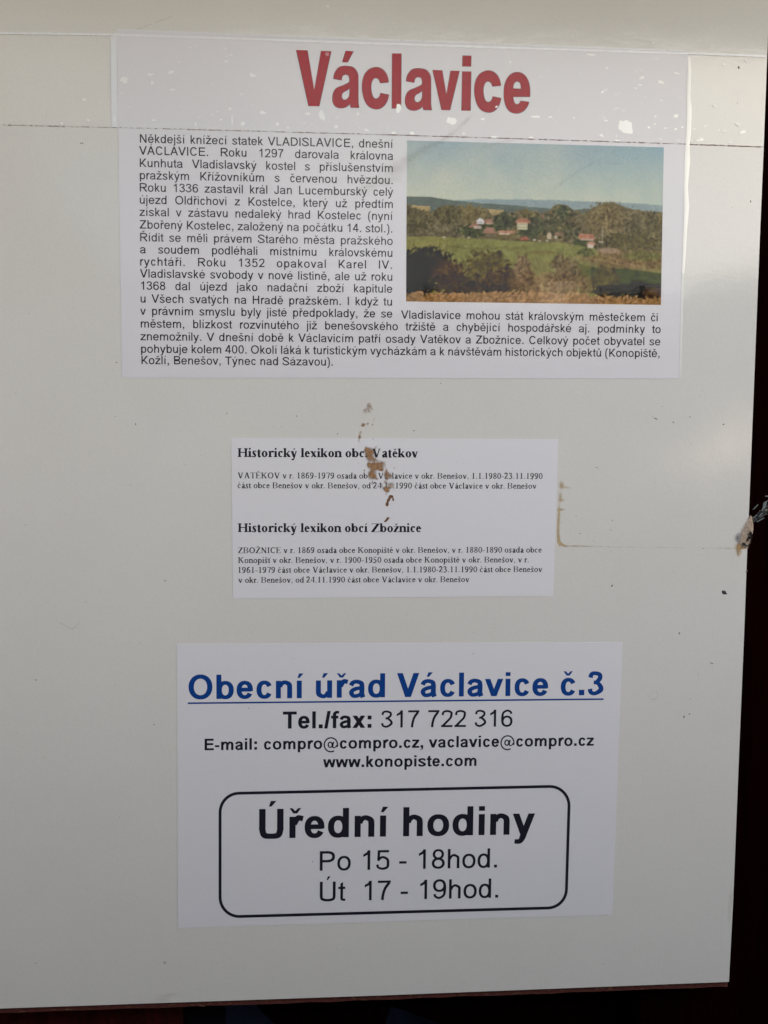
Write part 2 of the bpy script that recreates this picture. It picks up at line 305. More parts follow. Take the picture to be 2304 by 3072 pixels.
def serif_def(c, b):
    g = G(b); S, h, xh = g.S, g.h, g.xh; W = (W_TIMESB if b else W_TIMES)[base_of(c)]; k = base_of(c); m = S/2
    def arch(xl, xr, y=None): g.path([(xl+m-6,xh-95,h),(xl+m+50,xh-32,h*1.2),((xl+xr)/2+30,xh-26,S*.62),(xr-8,xh-95,S*.98),(xr,xh-150,S),(xr,30,S)])
    if k == 'o': g.ring(W/2, xh/2, W/2-28, xh/2+10)
    elif k == 'O': g.ring(W/2, 331, W/2-34, 344, t=S*1.1)
    elif k == 'c': g.ring(W/2+4, xh/2, W/2-30, xh/2+10, 62, 318); g.disc(W*0.72, xh-72, m*0.95)
    elif k == 'C': g.ring(W/2+14, 331, W/2-40, 344, 42, 322, t=S*1.1); g.rect(W-72, 450, W-50, 660); g.poly([(W-72,660),(W-120,610),(W-72,560)])
    elif k == 'e': g.ring(W/2, xh/2, W/2-27, xh/2+10, 0, 325); g.rect(60, xh*0.56, W-60, xh*0.56+h); g.path([(W-62,xh*0.5+30,S*.9),(W-62,xh*0.6,S*.8)])
    elif k == 'a':
        xr = W-118-(20 if b else 0); g.path([(xr,40,S),(xr,xh-150,S),(xr-30,xh-50,S*.8),(xr-110,xh-12,h*1.2),(80+m,xh-60,h*1.3),(76+m,xh-120,S*.8)])
        g.path([(xr,xh*0.62,h),(xr-90,xh*0.52,h*1.6),(66+m,xh*0.3,S),(80+m,70,S*.9),(150+m*.5,28,h*1.8),(xr,95,h)]); g.path([(xr,70,S),(xr+30,16,h*1.5),(W-12,50,h*.8)])
    elif k == 's':
        g.path([(W-62,xh-80,h*.8),(W-90,xh-30,h),(W/2,xh-10,h*1.2),(75+m*.6,xh-95,S*.85),(W/2-10,xh*.52,S*1.05),(W-62-m*.6,110,S*.85),(W/2,12,h*1.2),(70,40,h),(46,110,h*.8)])
        g.rect(W-78,xh-140,W-58,xh-2); g.rect(38,-2,58,140)
    elif k == 't': g.path([(W*.46,560 if not b else 590,18),(W*.46,470,S),(W*.46,120,S),(W*.5,30,S*.8),(W-20,40,h*.9)]); g.rect(14, xh-34, W-16, xh); g.poly([(14,xh-34),(W*.46,xh-34),(W*.46,580)])
    elif k == 'i': g.stem(W/2,0,xh,True,'flag')
    elif k == 'l': g.stem(W/2,0,683,True,'flag')
    elif k == 'r':
        x = W*.36; g.stem(x,0,xh,True,'flag'); g.path([(x+m-6,xh-120,h),(x+m+50,xh-40,h*1.4),(W-70,xh-30,S*.6)]); g.disc(W-55,xh-52,m*.95)
    elif k in 'nh':
        xl = 118 if not b else 125; xr = W-xl+6; g.stem(xl,0,xh if k=='n' else 683,True,'flag'); arch(xl,xr); g.foot(xr,0)
    elif k == 'm':
        xl = 118; xm = W/2; xr = W-xl+6; g.stem(xl,0,xh,True,'flag'); arch(xl,xm); arch(xm,xr); g.foot(xm,0); g.foot(xr,0)
    elif k == 'b': x = 100+(20 if b else 0); g.stem(x,20,683,False,'flag'); g.ring(W/2+26, xh/2, W/2-56+(0 if b else 10), xh/2+10); 
    elif k == 'd': x = W-110; g.stem(x,0,683,False,'flag'); g.ring(W/2-22, xh/2, W/2-50+(0 if b else 8), xh/2+10); g.poly([(x+m,0),(x+m+66,30),(x+m+66,48),(x+m,60)])
    elif k == 'p': x = 110; g.stem(x,-217,xh,True,'flag'); g.ring(W/2+26, xh/2, W/2-54+(0 if b else 8), xh/2+10)
    elif k == 'k':
        x = 112+(8 if b else 0); g.stem(x,0,683,True,'flag'); g.line(x+m, 200, W-120, xh, h*1.6); g.line(x+m+60, 270, W-100, 0, S*1.25); g.rect(W-190,xh-20,W-25,xh); g.rect(W-190,0,W-4,20)
    elif k == 'v' or k == 'y':
        g.line(W*.2, xh, W*.52, -8, S*1.12); g.line(W*.82, xh, W*.53, -8, h*1.3); g.rect(8,xh-20,W*.42,xh); g.rect(W*.64,xh-20,W-10,xh)
        if k == 'y': g.path([(W*.53,0,h*1.4),(W*.44,-140,h*1.4),(W*.3,-205,h*1.6)]); g.disc(W*.22,-182,m*.8)
    elif k == 'x': g.line(W*.2,xh,W*.78,0,S*1.2); g.line(W*.8,xh,W*.2,0,h*1.4); [g.rect(a,y0,a+W*.36,y0+20) for a,y0 in ((14,0),(W*.58,0),(10,xh-20),(W*.58,xh-20))]
    elif k == 'z': g.line(W-90,xh-10,90,10,S*1.25); g.rect(40,xh-34,W-40,xh); g.rect(30,0,W-34,34); g.poly([(40,xh),(40,xh-110),(72,xh-34)]); g.poly([(W-34,0),(W-28,120),(W-68,34)])
    elif k == 'Z': g.line(W-110,650,110,10,S*1.35); g.rect(50,662-38,W-46,662); g.rect(20,0,W-30,38); g.poly([(50,662),(50,520),(90,624)]); g.poly([(W-30,0),(W-14,160),(W-80,38)])
    elif k == 'H': xl=150; xr=W-150; g.stem(xl,0,662,True,'serif'); g.stem(xr,0,662,True,'serif'); g.rect(xl,318,xr,318+h)
    elif k == 'I': g.stem(W/2,0,662,True,'serif')
    elif k == 'N': g.stem(130,0,662,False,None); g.p.pop(); g.rect(118,0,118+h,662); g.rect(W-118-h,0,W-118,662); g.line(130,662,W-126,-8,S*1.35); g.rect(20,0,230,20); g.rect(10,642,170,662); g.rect(W-230,642,W-14,662)
    elif k == 'V': g.line(W*.2,662,W*.51,-10,S*1.2); g.line(W*.82,662,W*.53,-10,h*1.3); g.rect(14,642,W*.4,662); g.rect(W*.66,642,W-14,662)
    elif k == 'A': g.line(W*.5,674,W*.8,0,S*1.2); g.line(W*.48,674,W*.2,0,h*1.3); g.rect(14,0,W*.36,20); g.rect(W*.62,0,W-10,20); g.rect(W*.28,220,W*.7,220+h)
    elif k == 'T': g.stem(W/2,0,662,True); g.rect(24,662-36,W-24,662); g.poly([(24,662),(24,500),(70,626)]); g.poly([(W-24,662),(W-24,500),(W-70,626)])
    elif k == 'E': x=140; g.stem(x,0,662,False); g.rect(20,0,W-60,34); g.rect(20,628,W-60,662); g.rect(x,325,W-180,325+h); g.poly([(W-60,662),(W-60,520),(W-110,628)]); g.poly([(W-60,0),(W-20,160),(W-110,34)]); g.rect(W-200,260,W-180,420)
    elif k == 'K': x=145; g.stem(x,0,662,True,'serif'); g.line(x+m,310,W-150,662,h*1.6); g.line(x+m+90,390,W-120,0,S*1.35); g.rect(W-250,642,W-40,662); g.rect(W-260,0,W-6,20)
    elif k == 'B': x=135; g.stem(x,0,662,False); g.rect(20,0,x+60,24); g.rect(20,638,x+60,662); g.ring(W*.46,500,W*.42,162,-90,90,t=S,h=34); g.ring(W*.46,178,W*.48,178,-90,90,t=S*1.1,h=34); g.rect(x,0,W*.46,34); g.rect(x,628,W*.46,662); g.rect(x,326,W*.46,356)
    elif k == 'D': x=135; g.stem(x,0,662,False); g.ring(W*.4,331,W*.54,331,-90,90,t=S*1.1); g.rect(20,0,W*.4,34); g.rect(20,628,W*.4,662)
    elif k == '0': g.ring(250,331,224,344,t=S*.95)
    elif k == '1': g.stem(262,0,676,True); g.poly([(110,570),(110,590),(262+m,676),(262+m,610),(262-m,600)])
    elif k == '2': g.path([(60,500,h),(90,610,h*1.6),(230,655,h*2),(350,560,S),(330,420,S*.9),(200,220,h*2),(60,50,h*1.4)]); g.rect(36,0,420,66); g.poly([(420,0),(476,140),(450,140),(390,66)])
    elif k == '3': g.path([(60,540,h),(120,640,h*1.6),(260,640,S*.8),(330,540,S),(280,420,S*.8),(170,360,h)]); g.path([(170,355,h),(310,320,S*.8),(385,200,S),(300,50,S*.8),(160,10,h*1.6),(50,40,h*1.6)])
    elif k == '4': g.rect(300,0,300+S*.9,676); g.rect(14,168,476,168+58); g.poly([(14,168),(14,226),(320,676),(330,610)])
    elif k == '5': g.poly([(90,662),(430,662),(405,590),(160,590)]); g.poly([(165,662),(135,662),(70,400),(100,390)]); g.path([(75,392,h*1.5),(230,372,S*.8),(370,220,S),(290,60,S*.8),(150,8,h*1.6),(40,40,h*1.6)])
    elif k == '6': g.ring(256,200,212,212,t=S*.95); g.path([(40+m,200,S*.9),(70+m,390,S*.9),(200,560,h*2),(430,676,h*.8)])
    elif k == '7': g.poly([(60,662),(450,662),(450,640),(440,600),(80,600),(40,520),(22,530)]); g.line(425,640,270,-8,S*.85)
    elif k == '8': g.ring(250,500,180,176,t=S*.8); g.ring(250,165,206,178,t=S*.9)
    elif k == '9': g.ring(244,462,212,212,t=S*.95); g.path([(460-m,462,S*.9),(430-m,272,S*.9),(300,100,h*2),(70,-14,h*.8)])
    elif k == '.': g.disc(W/2,46,54 if not b else 75)
    elif k == ',': g.disc(W/2-10,40,56); g.path([(W/2+20,40,56),(W/2+20,-40,40),(W/2-50,-130,10)])
    elif k == '-': g.rect(36,196,W-40,256)
    if k == 'i' and c == 'i': g.disc(W/2, 620, 56 if not b else 78)
    if c in 'áéýúí': g.acute(W/2, 535)
    if c in 'čěřšž': g.caron(W/2, 535)
    if c in 'ŽĚČ': g.caron(W/2, 710)
    if c == 'ť': g.poly([(W+20,520),(W+45,520),(W+75,683),(W+20,683)])
    return g, W/1000.0
SER = {}; EXTRA = 0
def sans_def(c, b):
    g = G(b); W = (W_ARIALB if b else W_ARIAL)[base_of(c)]; k = base_of(c)
    if c == 'í': W = 278
    S = g.S = (140 if b else 90)+EXTRA; H = g.h = (108 if b else 78)+EXTRA; m = S/2; X = 519; CP = 716
    ls = 68 if b else 66; lr = 40 if b else 36; SC = (146 if b else 96)+EXTRA; HC = (120 if b else 86)+EXTRA; mc = SC/2; E = 0.9
    x = ls+m; xc = (72 if b else 78)+mc
    def vs(x_, y0, y1, w=None): w = w or S; g.rect(x_-w/2, y0, x_+w/2, y1)
    def hs(x0, x1, y_, w=None): w = w or H; g.rect(x0, y_-w/2, x1, y_+w/2)
    def arch(xl, xr): g.path([(xl+m-8,X-190,m*1.2),(xl+m+20,X-90,m*1.7),((xl+xr)/2+m*.35,X+12-H/2,H),(xr-m*.25,X-105,S*.96),(xr,X-200,S),(xr,X-260,S)], 6); vs(xr,0,X-240)
    def bowl(cx, rx): g.ring(cx, X/2, rx, X/2+12, t=S, h=H, e=E)
    if k == 'o': g.ring(W/2, X/2, W/2-lr, X/2+12, t=S, h=H, e=E)
    elif k == 'c': g.ring(W/2+14, X/2, W/2-lr-6, X/2+12, 26, 332, t=S, h=H, e=E)
    elif k == 'e': g.ring(W/2, X/2, W/2-lr, X/2+12, -7, 333, t=S, h=H, e=E); hs(lr+m, W-lr-m*.6, X/2+8)
    elif k == 'a':
        xr = W-m-(66 if b else 72)
        g.path([(54+m*.6,X-160,S*.95),(78+m*.9,X-80,S*.85),(W*.46,X+12-H/2,H),(xr-m*.4,X-85,S*.9),(xr,X-170,S),(xr,130,S),(xr+14,60,S),(xr+34,0,S)], 6)
        g.path([(xr,X*.56,H*.9),(W*.46,X*.51,H),(lr+m+20,X*.4,H*1.05),(lr+m-2,X*.265,S*.98),(lr+m+40,60,S*.8),(W*.42,-12+H/2,H),(xr-m,75,H*1.0),(xr,150,H)], 6)
    elif k == 's':
        g.path([(W-44-m*.8,X-150,S*.9),(W-70-m,X-68,S*.8),(W/2-4,X+12-H/2,H),(64+m*.7,X-92,S*.82),(60+m*.9,X-165,S*.86),(W/2,X*.5+2,H*1.12),(W-52-m*.8,165,S*.9),(W-54-m*.8,95,S*.86),(W/2,-12+H/2,H),(52+m,70,S*.8),(34+m*.8,155,S*.9)], 6)
    elif k in 'ilj':
        if k == 'j': vs(W/2, -60, X); g.path([(W/2,-40,S),(W/2-10,-130,S*.9),(W/2-100,-172,H*.95)])
        else: vs(W/2, 0, CP if k == 'l' else X)
        if c in 'ij': g.rect(W/2-m, CP-(115 if b else 100), W/2+m, CP)
    elif k == 'r': vs(x, 0, X); g.path([(x+m-8,X-200,m),(x+m+22,X-90,m*1.7),(W*.72,X-30,H*1.15),(W+4,X-(52 if b else 44),H*1.1)], 6)
    elif k in 'nh': vs(x, 0, X if k == 'n' else CP); arch(x, W-x)
    elif k == 'm': vs(x, 0, X); arch(x, W/2); arch(W/2, W-x)
    elif k == 'u':
        vs(W-x, 0, X); vs(x, 220, X)
        g.path([(x,260,S),(x,200,S),(x+m*.25,105,S*.96),(W/2-m*.35,-12+H/2,H),(W-x-m-20,90,m*1.7),(W-x-m+8,190,m*1.2)], 6)
        if c == 'ů': g.ring(W/2, 655, 85, 85, t=44 if not b else 60, h=44 if not b else 60)
    elif k == 'b': vs(x, 0, CP); bowl((ls+12+W-lr)/2, (W-lr-ls-12)/2)
    elif k == 'd': vs(W-x, 0, CP); bowl((W-ls-12+lr)/2, (W-lr-ls-12)/2)
    elif k == 'p': vs(x, -199, X); bowl((ls+12+W-lr)/2, (W-lr-ls-12)/2)
    elif k == 'q': vs(W-x, -199, X); bowl((W-ls-12+lr)/2, (W-lr-ls-12)/2)
    elif k == 'g': vs(W-x, 0, X); bowl((W-ls-12+lr)/2, (W-lr-ls-12)/2); g.path([(W-x,20,S),(W-x,-60,S),(W-x-m,-150,S*.9),(W/2,-211+H/2,H),(lr+m+30,-165,S*.8),(lr+m,-80,S*.9)])
    elif k == 't': vs(W*.5, 110, X+(70 if b else 60)); g.poly([(W*.5-m,X+60),(W*.5+m,X+60),(W*.5+m,CP-25),(W*.5-m,CP-80)]); g.path([(W*.5,130,S),(W*.5+6,60,S*.95),(W*.5+70,-2+H/2,H),(W-8,H/2,H*.95)]); hs(14, W-12, X-H/2+2)
    elif k == 'f': vs(W*.47, 0, X+30); g.path([(W*.47,X,S),(W*.47+6,X+90,S*.95),(W*.47+80,CP+12-H/2,H),(W+10,CP-H/2+4,H)]); hs(10, W-20, X-H/2+2)
    elif k == 'k': vs(x, 0, CP); g.line(x+m-10, 190, W-m*1.5-36, X, S*1.32); g.line(x+m+(70 if b else 62), 262, W-m*1.2-10, 0, S*1.16)
    elif k in 'vy':
        g.line(8+m*1.05, X, W/2, 0, S*1.1); g.line(W-8-m*1.05, X, W/2, 0, S*1.1)
        if k == 'y': g.path([(W/2+4,20,S*1.08),(W/2-24,-70,S),(W/2-70,-150,S*.85),(W/2-130,-172,H),(60,-166,H*.95)], 6)
    elif k == 'w':
        q = W/4; g.line(6+m*1.0, X, q+6, 0, S*1.05); g.line(W/2, X, q+6, 0, S*1.0); g.line(W/2, X, W-q-6, 0, S*1.0); g.line(W-6-m, X, W-q-6, 0, S*1.05)
    elif k == 'x': g.line(10+m*1.3, X, W-8-m*1.3, 0, S*1.3); g.line(W-10-m*1.3, X, 8+m*1.3, 0, S*1.3)
    elif k == 'z': hs(32, W-28, X-H/2); hs(22, W-22, H/2); g.line(W-40-m*1.2, X-H+8, 36+m*1.2, H-8, S*1.35)
    elif k in 'OC':
        if k == 'O': g.ring(W/2, CP/2, W/2-44, CP/2+12, t=SC, h=HC, e=.94)
        else: g.ring(W/2+8, CP/2, W/2-50, CP/2+12, 32, 328, t=SC, h=HC, e=.94, n=34)
    elif k in 'EFL':
        vs(xc, 0, CP, SC); hh = W-(46 if b else 54)
        if k != 'F': hs(xc, hh+(8 if k == 'E' else 0), HC/2, HC)
        if k != 'L': hs(xc, hh, CP-HC/2, HC); hs(xc, hh-28, CP*.53, HC)
    elif k == 'H': vs(xc,0,CP,SC); vs(W-xc,0,CP,SC); hs(xc,W-xc,CP*.53,HC)
    elif k == 'I': vs(W/2,0,CP,SC)
    elif k == 'N': vs(xc,0,CP,SC*.95); vs(W-xc,0,CP,SC*.95); g.line(xc+2,CP,W-xc-2,0,SC*1.18)
    elif k == 'J': vs(W-xc+6, 190, CP, SC); g.path([(W-xc+6,210,SC),(W-xc,90,SC*.95),(W*.45,-12+HC/2,HC),(60+mc,90,SC*.9),(40+mc,210,SC*.9)])
    elif k == 'U': vs(xc,260,CP,SC); vs(W-xc,260,CP,SC); g.path([(xc,280,SC),(xc,220,SC),(xc+mc*.6,80,SC*.95),(W/2,-12+HC/2,HC),(W-xc-mc*.6,80,SC*.95),(W-xc,220,SC),(W-xc,280,SC)], 6)
    elif k == 'V': g.line(6+mc*1.1,CP,W/2,0,SC*1.12); g.line(W-6-mc*1.1,CP,W/2,0,SC*1.12)
    elif k == 'A': g.line(W/2,CP,mc*1.1,0,SC*1.12); g.line(W/2,CP,W-mc*1.1,0,SC*1.12); hs(W*.22,W*.78,CP*.345,HC*.95)
    elif k == 'T': vs(W/2,0,CP,SC); hs(20,W-20,CP-HC/2,HC)
    elif k == 'K': vs(xc,0,CP,SC); g.line(xc+mc-10,235,W-mc*1.5-20,CP,SC*1.38); g.line(xc+mc+90,345,W-mc*1.2-4,0,SC*1.25)
    elif k == 'M': vs(xc,0,CP,SC*.95); vs(W-xc,0,CP,SC*.95); g.line(xc+8,CP,W/2,0,SC*1.0); g.line(W-xc-8,CP,W/2,0,SC*1.0)
    elif k == 'Z': hs(50,W-36,CP-HC/2,HC); hs(22,W-24,HC/2,HC); g.line(W-58-mc*1.2,CP-HC+8,44+mc*1.2,HC-8,SC*1.35)
    elif k in 'PRB':
        vs(xc,0,CP,SC); top = (CP+(CP*.45))/2 if k != 'B' else CP*.745; ry = (CP-CP*.45+HC*.6)/2 if k != 'B' else CP*.255+4; rr_ = W-46-(W*.52)
        if k != 'B': ry = (CP-CP*.42)/2; top = CP-ry
        g.ring(W*.52, top, rr_+(0 if k != 'B' else -8), ry, -90, 90, t=SC, h=HC, n=40, e=.85); hs(xc,W*.52+2,CP-HC/2,HC); hs(xc,W*.52+2,top-ry+HC/2,HC)
        if k == 'B': g.ring(W*.52, CP*.262, rr_+12, CP*.262, -90, 90, t=SC, h=HC, n=40, e=.85); hs(xc,W*.52+2,HC/2,HC); hs(xc,W*.52+2,CP*.524-HC/2,HC)
        if k == 'R': g.path([(W*.5,CP*.44,SC*.9),(W*.62,CP*.36,SC),(W*.75,CP*.2,SC*1.05),(W-mc*1.05-12,0,SC*1.15)])
    elif k == 'D': vs(xc,0,CP,SC); g.ring(W*.42, CP/2, W-46-W*.42, CP/2, -90, 90, t=SC, h=HC, n=44, e=.86); hs(xc,W*.42+2,CP-HC/2,HC); hs(xc,W*.42+2,HC/2,HC)
    elif k == 'S':
        g.path([(W-56-mc*.7,CP-215,SC*.92),(W-78-mc,CP-100,SC*.85),(W/2,CP+12-HC/2,HC),(70+mc,CP-110,SC*.9),(62+mc,CP-205,SC*.92),(W*.4,CP*.555,HC*1.1),(W*.66,CP*.45,HC*1.15),(W-50-mc,205,SC*.94),(W-56-mc,115,SC*.92),(W/2,-12+HC/2,HC),(60+mc*1.2,100,SC*.85),(40+mc*.7,240,SC*.92)], 6)
    elif k == '0': g.ring(W/2, CP/2, W/2-42, CP/2+6, t=S, h=H, e=.9)
    elif k == '1': vs(W*.60, 0, CP, S); g.poly([(W*.60+m,CP+2),(W*.60-m*.7,CP+2),(W*.60-m-40,CP-80),(W*.60-m-155,CP-150),(W*.60-m-155,CP-150-H*1.1),(W*.60-m,CP-165)])
    elif k == '2': g.path([(48+m,CP-215,S*.95),(72+m,CP-90,S*.85),(W/2,CP+2-H/2,H),(W-52-m-12,CP-95,S*.9),(W-52-m,CP-195,S),(W-90-m,CP-330,S*.95),(W*.5,235,S*.95),(62+m,60,S)], 6); hs(32,W-46,H/2)
    elif k == '3': g.path([(48+m,CP-185,S*.95),(86+m,CP-75,S*.85),(W/2-6,CP+2-H/2,H),(W-82-m,CP-100,S*.9),(W-78-m,CP-215,S*.95),(W*.55,CP*.55,H),(W*.4,CP*.535,H)], 6); g.path([(W*.4,CP*.535,H),(W*.6,CP*.52,H),(W-50-m,255,S*.95),(W-48-m,150,S),(W/2-4,-6+H/2,H),(70+m,85,S*.85),(40+m,190,S*.95)], 6)
    elif k == '4': vs(W*.68,0,CP,S); hs(14,W-20,CP*.24+H/2-8); g.line(W*.68-m*.5,CP-6,26+m,CP*.24+30,S*1.2)
    elif k == '5': hs(W*.2,W-58,CP-H/2); g.line(W*.25,CP,60+m+14,330,S*.95); g.path([(58+m,335,S*.9),(W*.36,435,H),(W*.56,455,H),(W-62-m,370,S*.95),(W-42-m,240,S),(W-66-m,90,S*.95),(W/2-4,-8+H/2,H),(66+m,85,S*.85),(38+m,190,S*.95)], 6)
    elif k == '6': g.ring(W/2+4, 226, W/2-42, 238, t=S, h=H, e=.92); g.path([(38+m,226,S),(42+m,420,S),(80+m,CP-130,S*.92),(W/2+12,CP+2-H/2,H),(W-76-m,CP-95,S*.85),(W-56-m,CP-180,S*.95)], 6)
    elif k == '7': hs(46,W-44,CP-H/2); g.path([(W-72-m*.6,CP-H+6,S*1.05),(W*.55,420,S),(W*.42,180,S),(W*.385,0,S)], 6)
    elif k == '8': g.ring(W/2, CP*.735, W/2-72, CP*.265+4, t=S*.95, h=H*.95, e=.94); g.ring(W/2, CP*.275, W/2-42, CP*.275+10, t=S, h=H, e=.94)
    elif k == '9': g.ring(W/2-4, CP-226, W/2-42, 238, t=S, h=H, e=.92); g.path([(W-38-m,CP-226,S),(W-42-m,CP-420,S),(W-80-m,130,S*.92),(W/2-12,-8+H/2,H),(76+m,95,S*.85),(56+m,180,S*.95)], 6)
    elif k == '.': g.rect(W/2-m*1.12, 0, W/2+m*1.12, S*1.12)
    elif k == ',': g.rect(W/2-m*1.12, 0, W/2+m*1.12, S*1.12); g.poly([(W/2+m*1.12,2),(W/2+m*1.0,-70),(W/2-m*.9,-145),(W/2-m*1.4,-110),(W/2-m*.1,-40),(W/2+2,2)])
    elif k == ':': g.rect(W/2-m*1.12, 0, W/2+m*1.12, S*1.12); g.rect(W/2-m*1.12, X-S*1.12, W/2+m*1.12, X)
    elif k == '-': hs(34, W-34, 250, H*1.05)
    elif k == '/': g.line(m, -12, W-m, CP+12, S*.95)
    elif k == '(': g.path([(W-40-m*.5,CP+14,S*.8),(92+m,560,S*.9),(58+m,258,S),(92+m,-45,S*.9),(W-40-m*.5,-205,S*.8)], 6)
    elif k == ')': g.path([(40+m*.5,CP+14,S*.8),(W-92-m,560,S*.9),(W-58-m,258,S),(W-92-m,-45,S*.9),(40+m*.5,-205,S*.8)], 6)
    elif k == '@':
        g.ring(W/2, 252, W/2-40, 478, -20, 300, t=(84 if b else 66), h=(84 if b else 62), n=44)
        g.ring(W*.46, 255, 165, 200, t=84, h=78); g.path([(W*.67,440,84),(W*.615,150,84),(W*.68,74,70),(W*.80,110,66),(W*.87,230,76)])
    yb = 598 if k not in 'ACRSUZEN' or c.islower() else 775
    if c in 'áéýúíÁÚ': 
        cx = W/2+(10 if c not in 'í' else 14); t_ = 46 if not b else 66; g.poly([(cx-70,yb),(cx-70+t_,yb),(cx+44+t_,yb+135),(cx-56+t_*.2+20,yb+135)] if b else [(cx-52,yb),(cx-8,yb),(cx+88,yb+135),(cx-8,yb+135)])
    if c in 'čěřšžŘŽČ':
        cx = W/2+(12 if c == 'ř' else 0); a_ = 128 if not b else 140; g.poly([(cx-a_,yb+130),(cx-46,yb),(cx+46,yb),(cx+a_,yb+130),(cx+a_-70,yb+130),(cx,yb+58),(cx-a_+70,yb+130)])
    return g, W/1000.0
def glyph(ch, face, bold):
    k = (ch, face, bold, EXTRA)
    if k in SER: return SER[k]
    g, w_ = (sans_def if face == 'sans' else serif_def)(ch, bold); V = []; F = []; L = []
    for i, p in enumerate(g.p):
        n = len(V)
        if p[0] == 'poly':
            V += p[1]; L += [i]*len(p[1]); F += [tuple(n+j for j in t) for t in tessellate_polygon([[Vector((x,y,0)) for x, y in p[1]]])]
        else:
            V += p[1] + p[2]; m = len(p[1]); L += [i]*(2*m); F += [(n+j, n+j+1, n+m+j+1, n+m+j) for j in range(m-1)]
    V = np.array(V, float).reshape(-1, 2)/1000.0
    SER[k] = (V, F, w_, np.array(L)); return SER[k]

def text_line(txt, p0, p1, mat, parent, face='sans', bold=False, em=None, track=0.0, y=-0.0006, name='text_line', vscale=1.0):
    """one printed line from p0 to p1 (measured baseline ends). em given: justified, the word gaps take up the slack; else the size follows the width"""
    x0, z0 = P(*p0); x1, z1 = P(*p1)
    L = math.hypot(x1-x0, z1-z0); u = np.array(((x1-x0)/L, (z1-z0)/L)); v = np.array((-u[1], u[0]))
    gl = []
    for c in txt:
        if c == ' ': gl.append((None, None, 0.278 if face == 'sans' else 0.25, None))
        else: gl.append(glyph(c, face, bold))
    first, last = gl[0], gl[-1]
    lsb = first[0][:, 0].min(); rsb = last[2] - last[0][:, 0].max()
    nat = sum(g[2] for g in gl) + track*(len(gl)-1) - lsb - rsb
    ns = txt.count(' ')
    if em is None: em = L/nat; extra = 0
    else:
        em = em * 0.552/3157; extra = (L/em - nat)/max(ns, 1)
    V3 = []; F3 = []; x = -lsb
    for c, g in zip(txt, gl):
        if g[0] is not None and len(g[0]):
            q = np.empty((len(g[0]), 3)); px = (g[0][:, 0]+x)*em; py = g[0][:, 1]*em*vscale
            q[:, 0] = x0+u[0]*px+v[0]*py; q[:, 2] = z0+u[1]*px+v[1]*py
            q[:, 1] = y - (0 if g[3] is None else g[3]*0.000004)
            n = len(V3); V3 += q.tolist(); F3 += [tuple(n+i for i in f) for f in g[1]]
        x += g[2] + track + (extra if c == ' ' else 0)
    return mesh(name, V3, F3, mat, parent)

# ------------------------------------------------------------------ the notice board: white face, brown core, seam
xr_top, zt = P(2311, -60); xr, zb = P(2190, 2945.5); XL = -0.52; ZT = zt + 0.14
bl = P(0, 3025.7); slope = (zb-bl[1])/(xr-bl[0])
def edge_x(z): return xr + (z-zb)*(P(2302.7,156)[0]-xr)/(P(2302.7,156)[1]-zb)
def bot_z(x):
    xm, zm = P(1152, 2986)
    if x < xm: return bl[1] + (x-bl[0])*(zm-bl[1])/(xm-bl[0])
    return zm + (x-xm)*(zb-zm)/(xr-xm)
board = empty('notice_board', (0, 0.012, zb), 'large white laminated notice board with a brown lower edge, carrying three printed sheets', 'notice board')
chip_z = P(2215, 1600)[1]
pts = [(XL, bot_z(XL)), (bl[0], bl[1]), (P(1152, 2986)), (xr-0.0006, zb)]
for py in (2700, 2272, 1900, 1684):
    z = P(2200, py)[1]; pts.append((edge_x(z) + random.uniform(-1, 1)*0.00012, z))
for py in (1500, 1200, 768, 400, 156):
    z = P(2200, py)[1]; pts.append((edge_x(z) + random.uniform(-1, 1)*0.00012, z))
pts += [(edge_x(ZT), ZT), (XL, ZT)]
mb = MB(); mb.slab(pts, 0.0, 0.0022); face = mb.build('white_face', M_PANEL, board)
lip = 0.0037
cp = [(XL, bot_z(XL)-lip)]
for k in range(60):
    x = XL + (xr-XL)*(k+0.5)/60; cp.append((x, bot_z(x)-lip*(1+0.10*random.uniform(-1, 1))))
cp += [(xr-0.0003, zb-lip*1.1), (xr-0.0004, zb), (edge_x(ZT)-0.0004, ZT), (XL, ZT)]
mb = MB(); mb.slab(cp, 0.0022, 0.018); mb.build('wood_core', M_CORE, board)
# splinters and scratches on the lower edge
mb = MB()
for k in range(90):
    x = random.uniform(bl[0], xr-0.004); z = bot_z(x)-random.uniform(0.0004, 0.0034); l = random.uniform(0.0006, 0.004); t = random.uniform(0.00015, 0.0006)
    a = random.uniform(-0.3, 0.3); mb.slab([(x, z), (x+l, z+a*l), (x+l*0.9, z+a*l+t), (x+l*0.2, z+t)], 0.0019, 0.0022)
o = mb.build('splinter', solid('pale_splinters', (0.17, 0.085, 0.05), 0.8, 0.2, var=(300, 0.4)), board); o['kind'] = 'stuff'

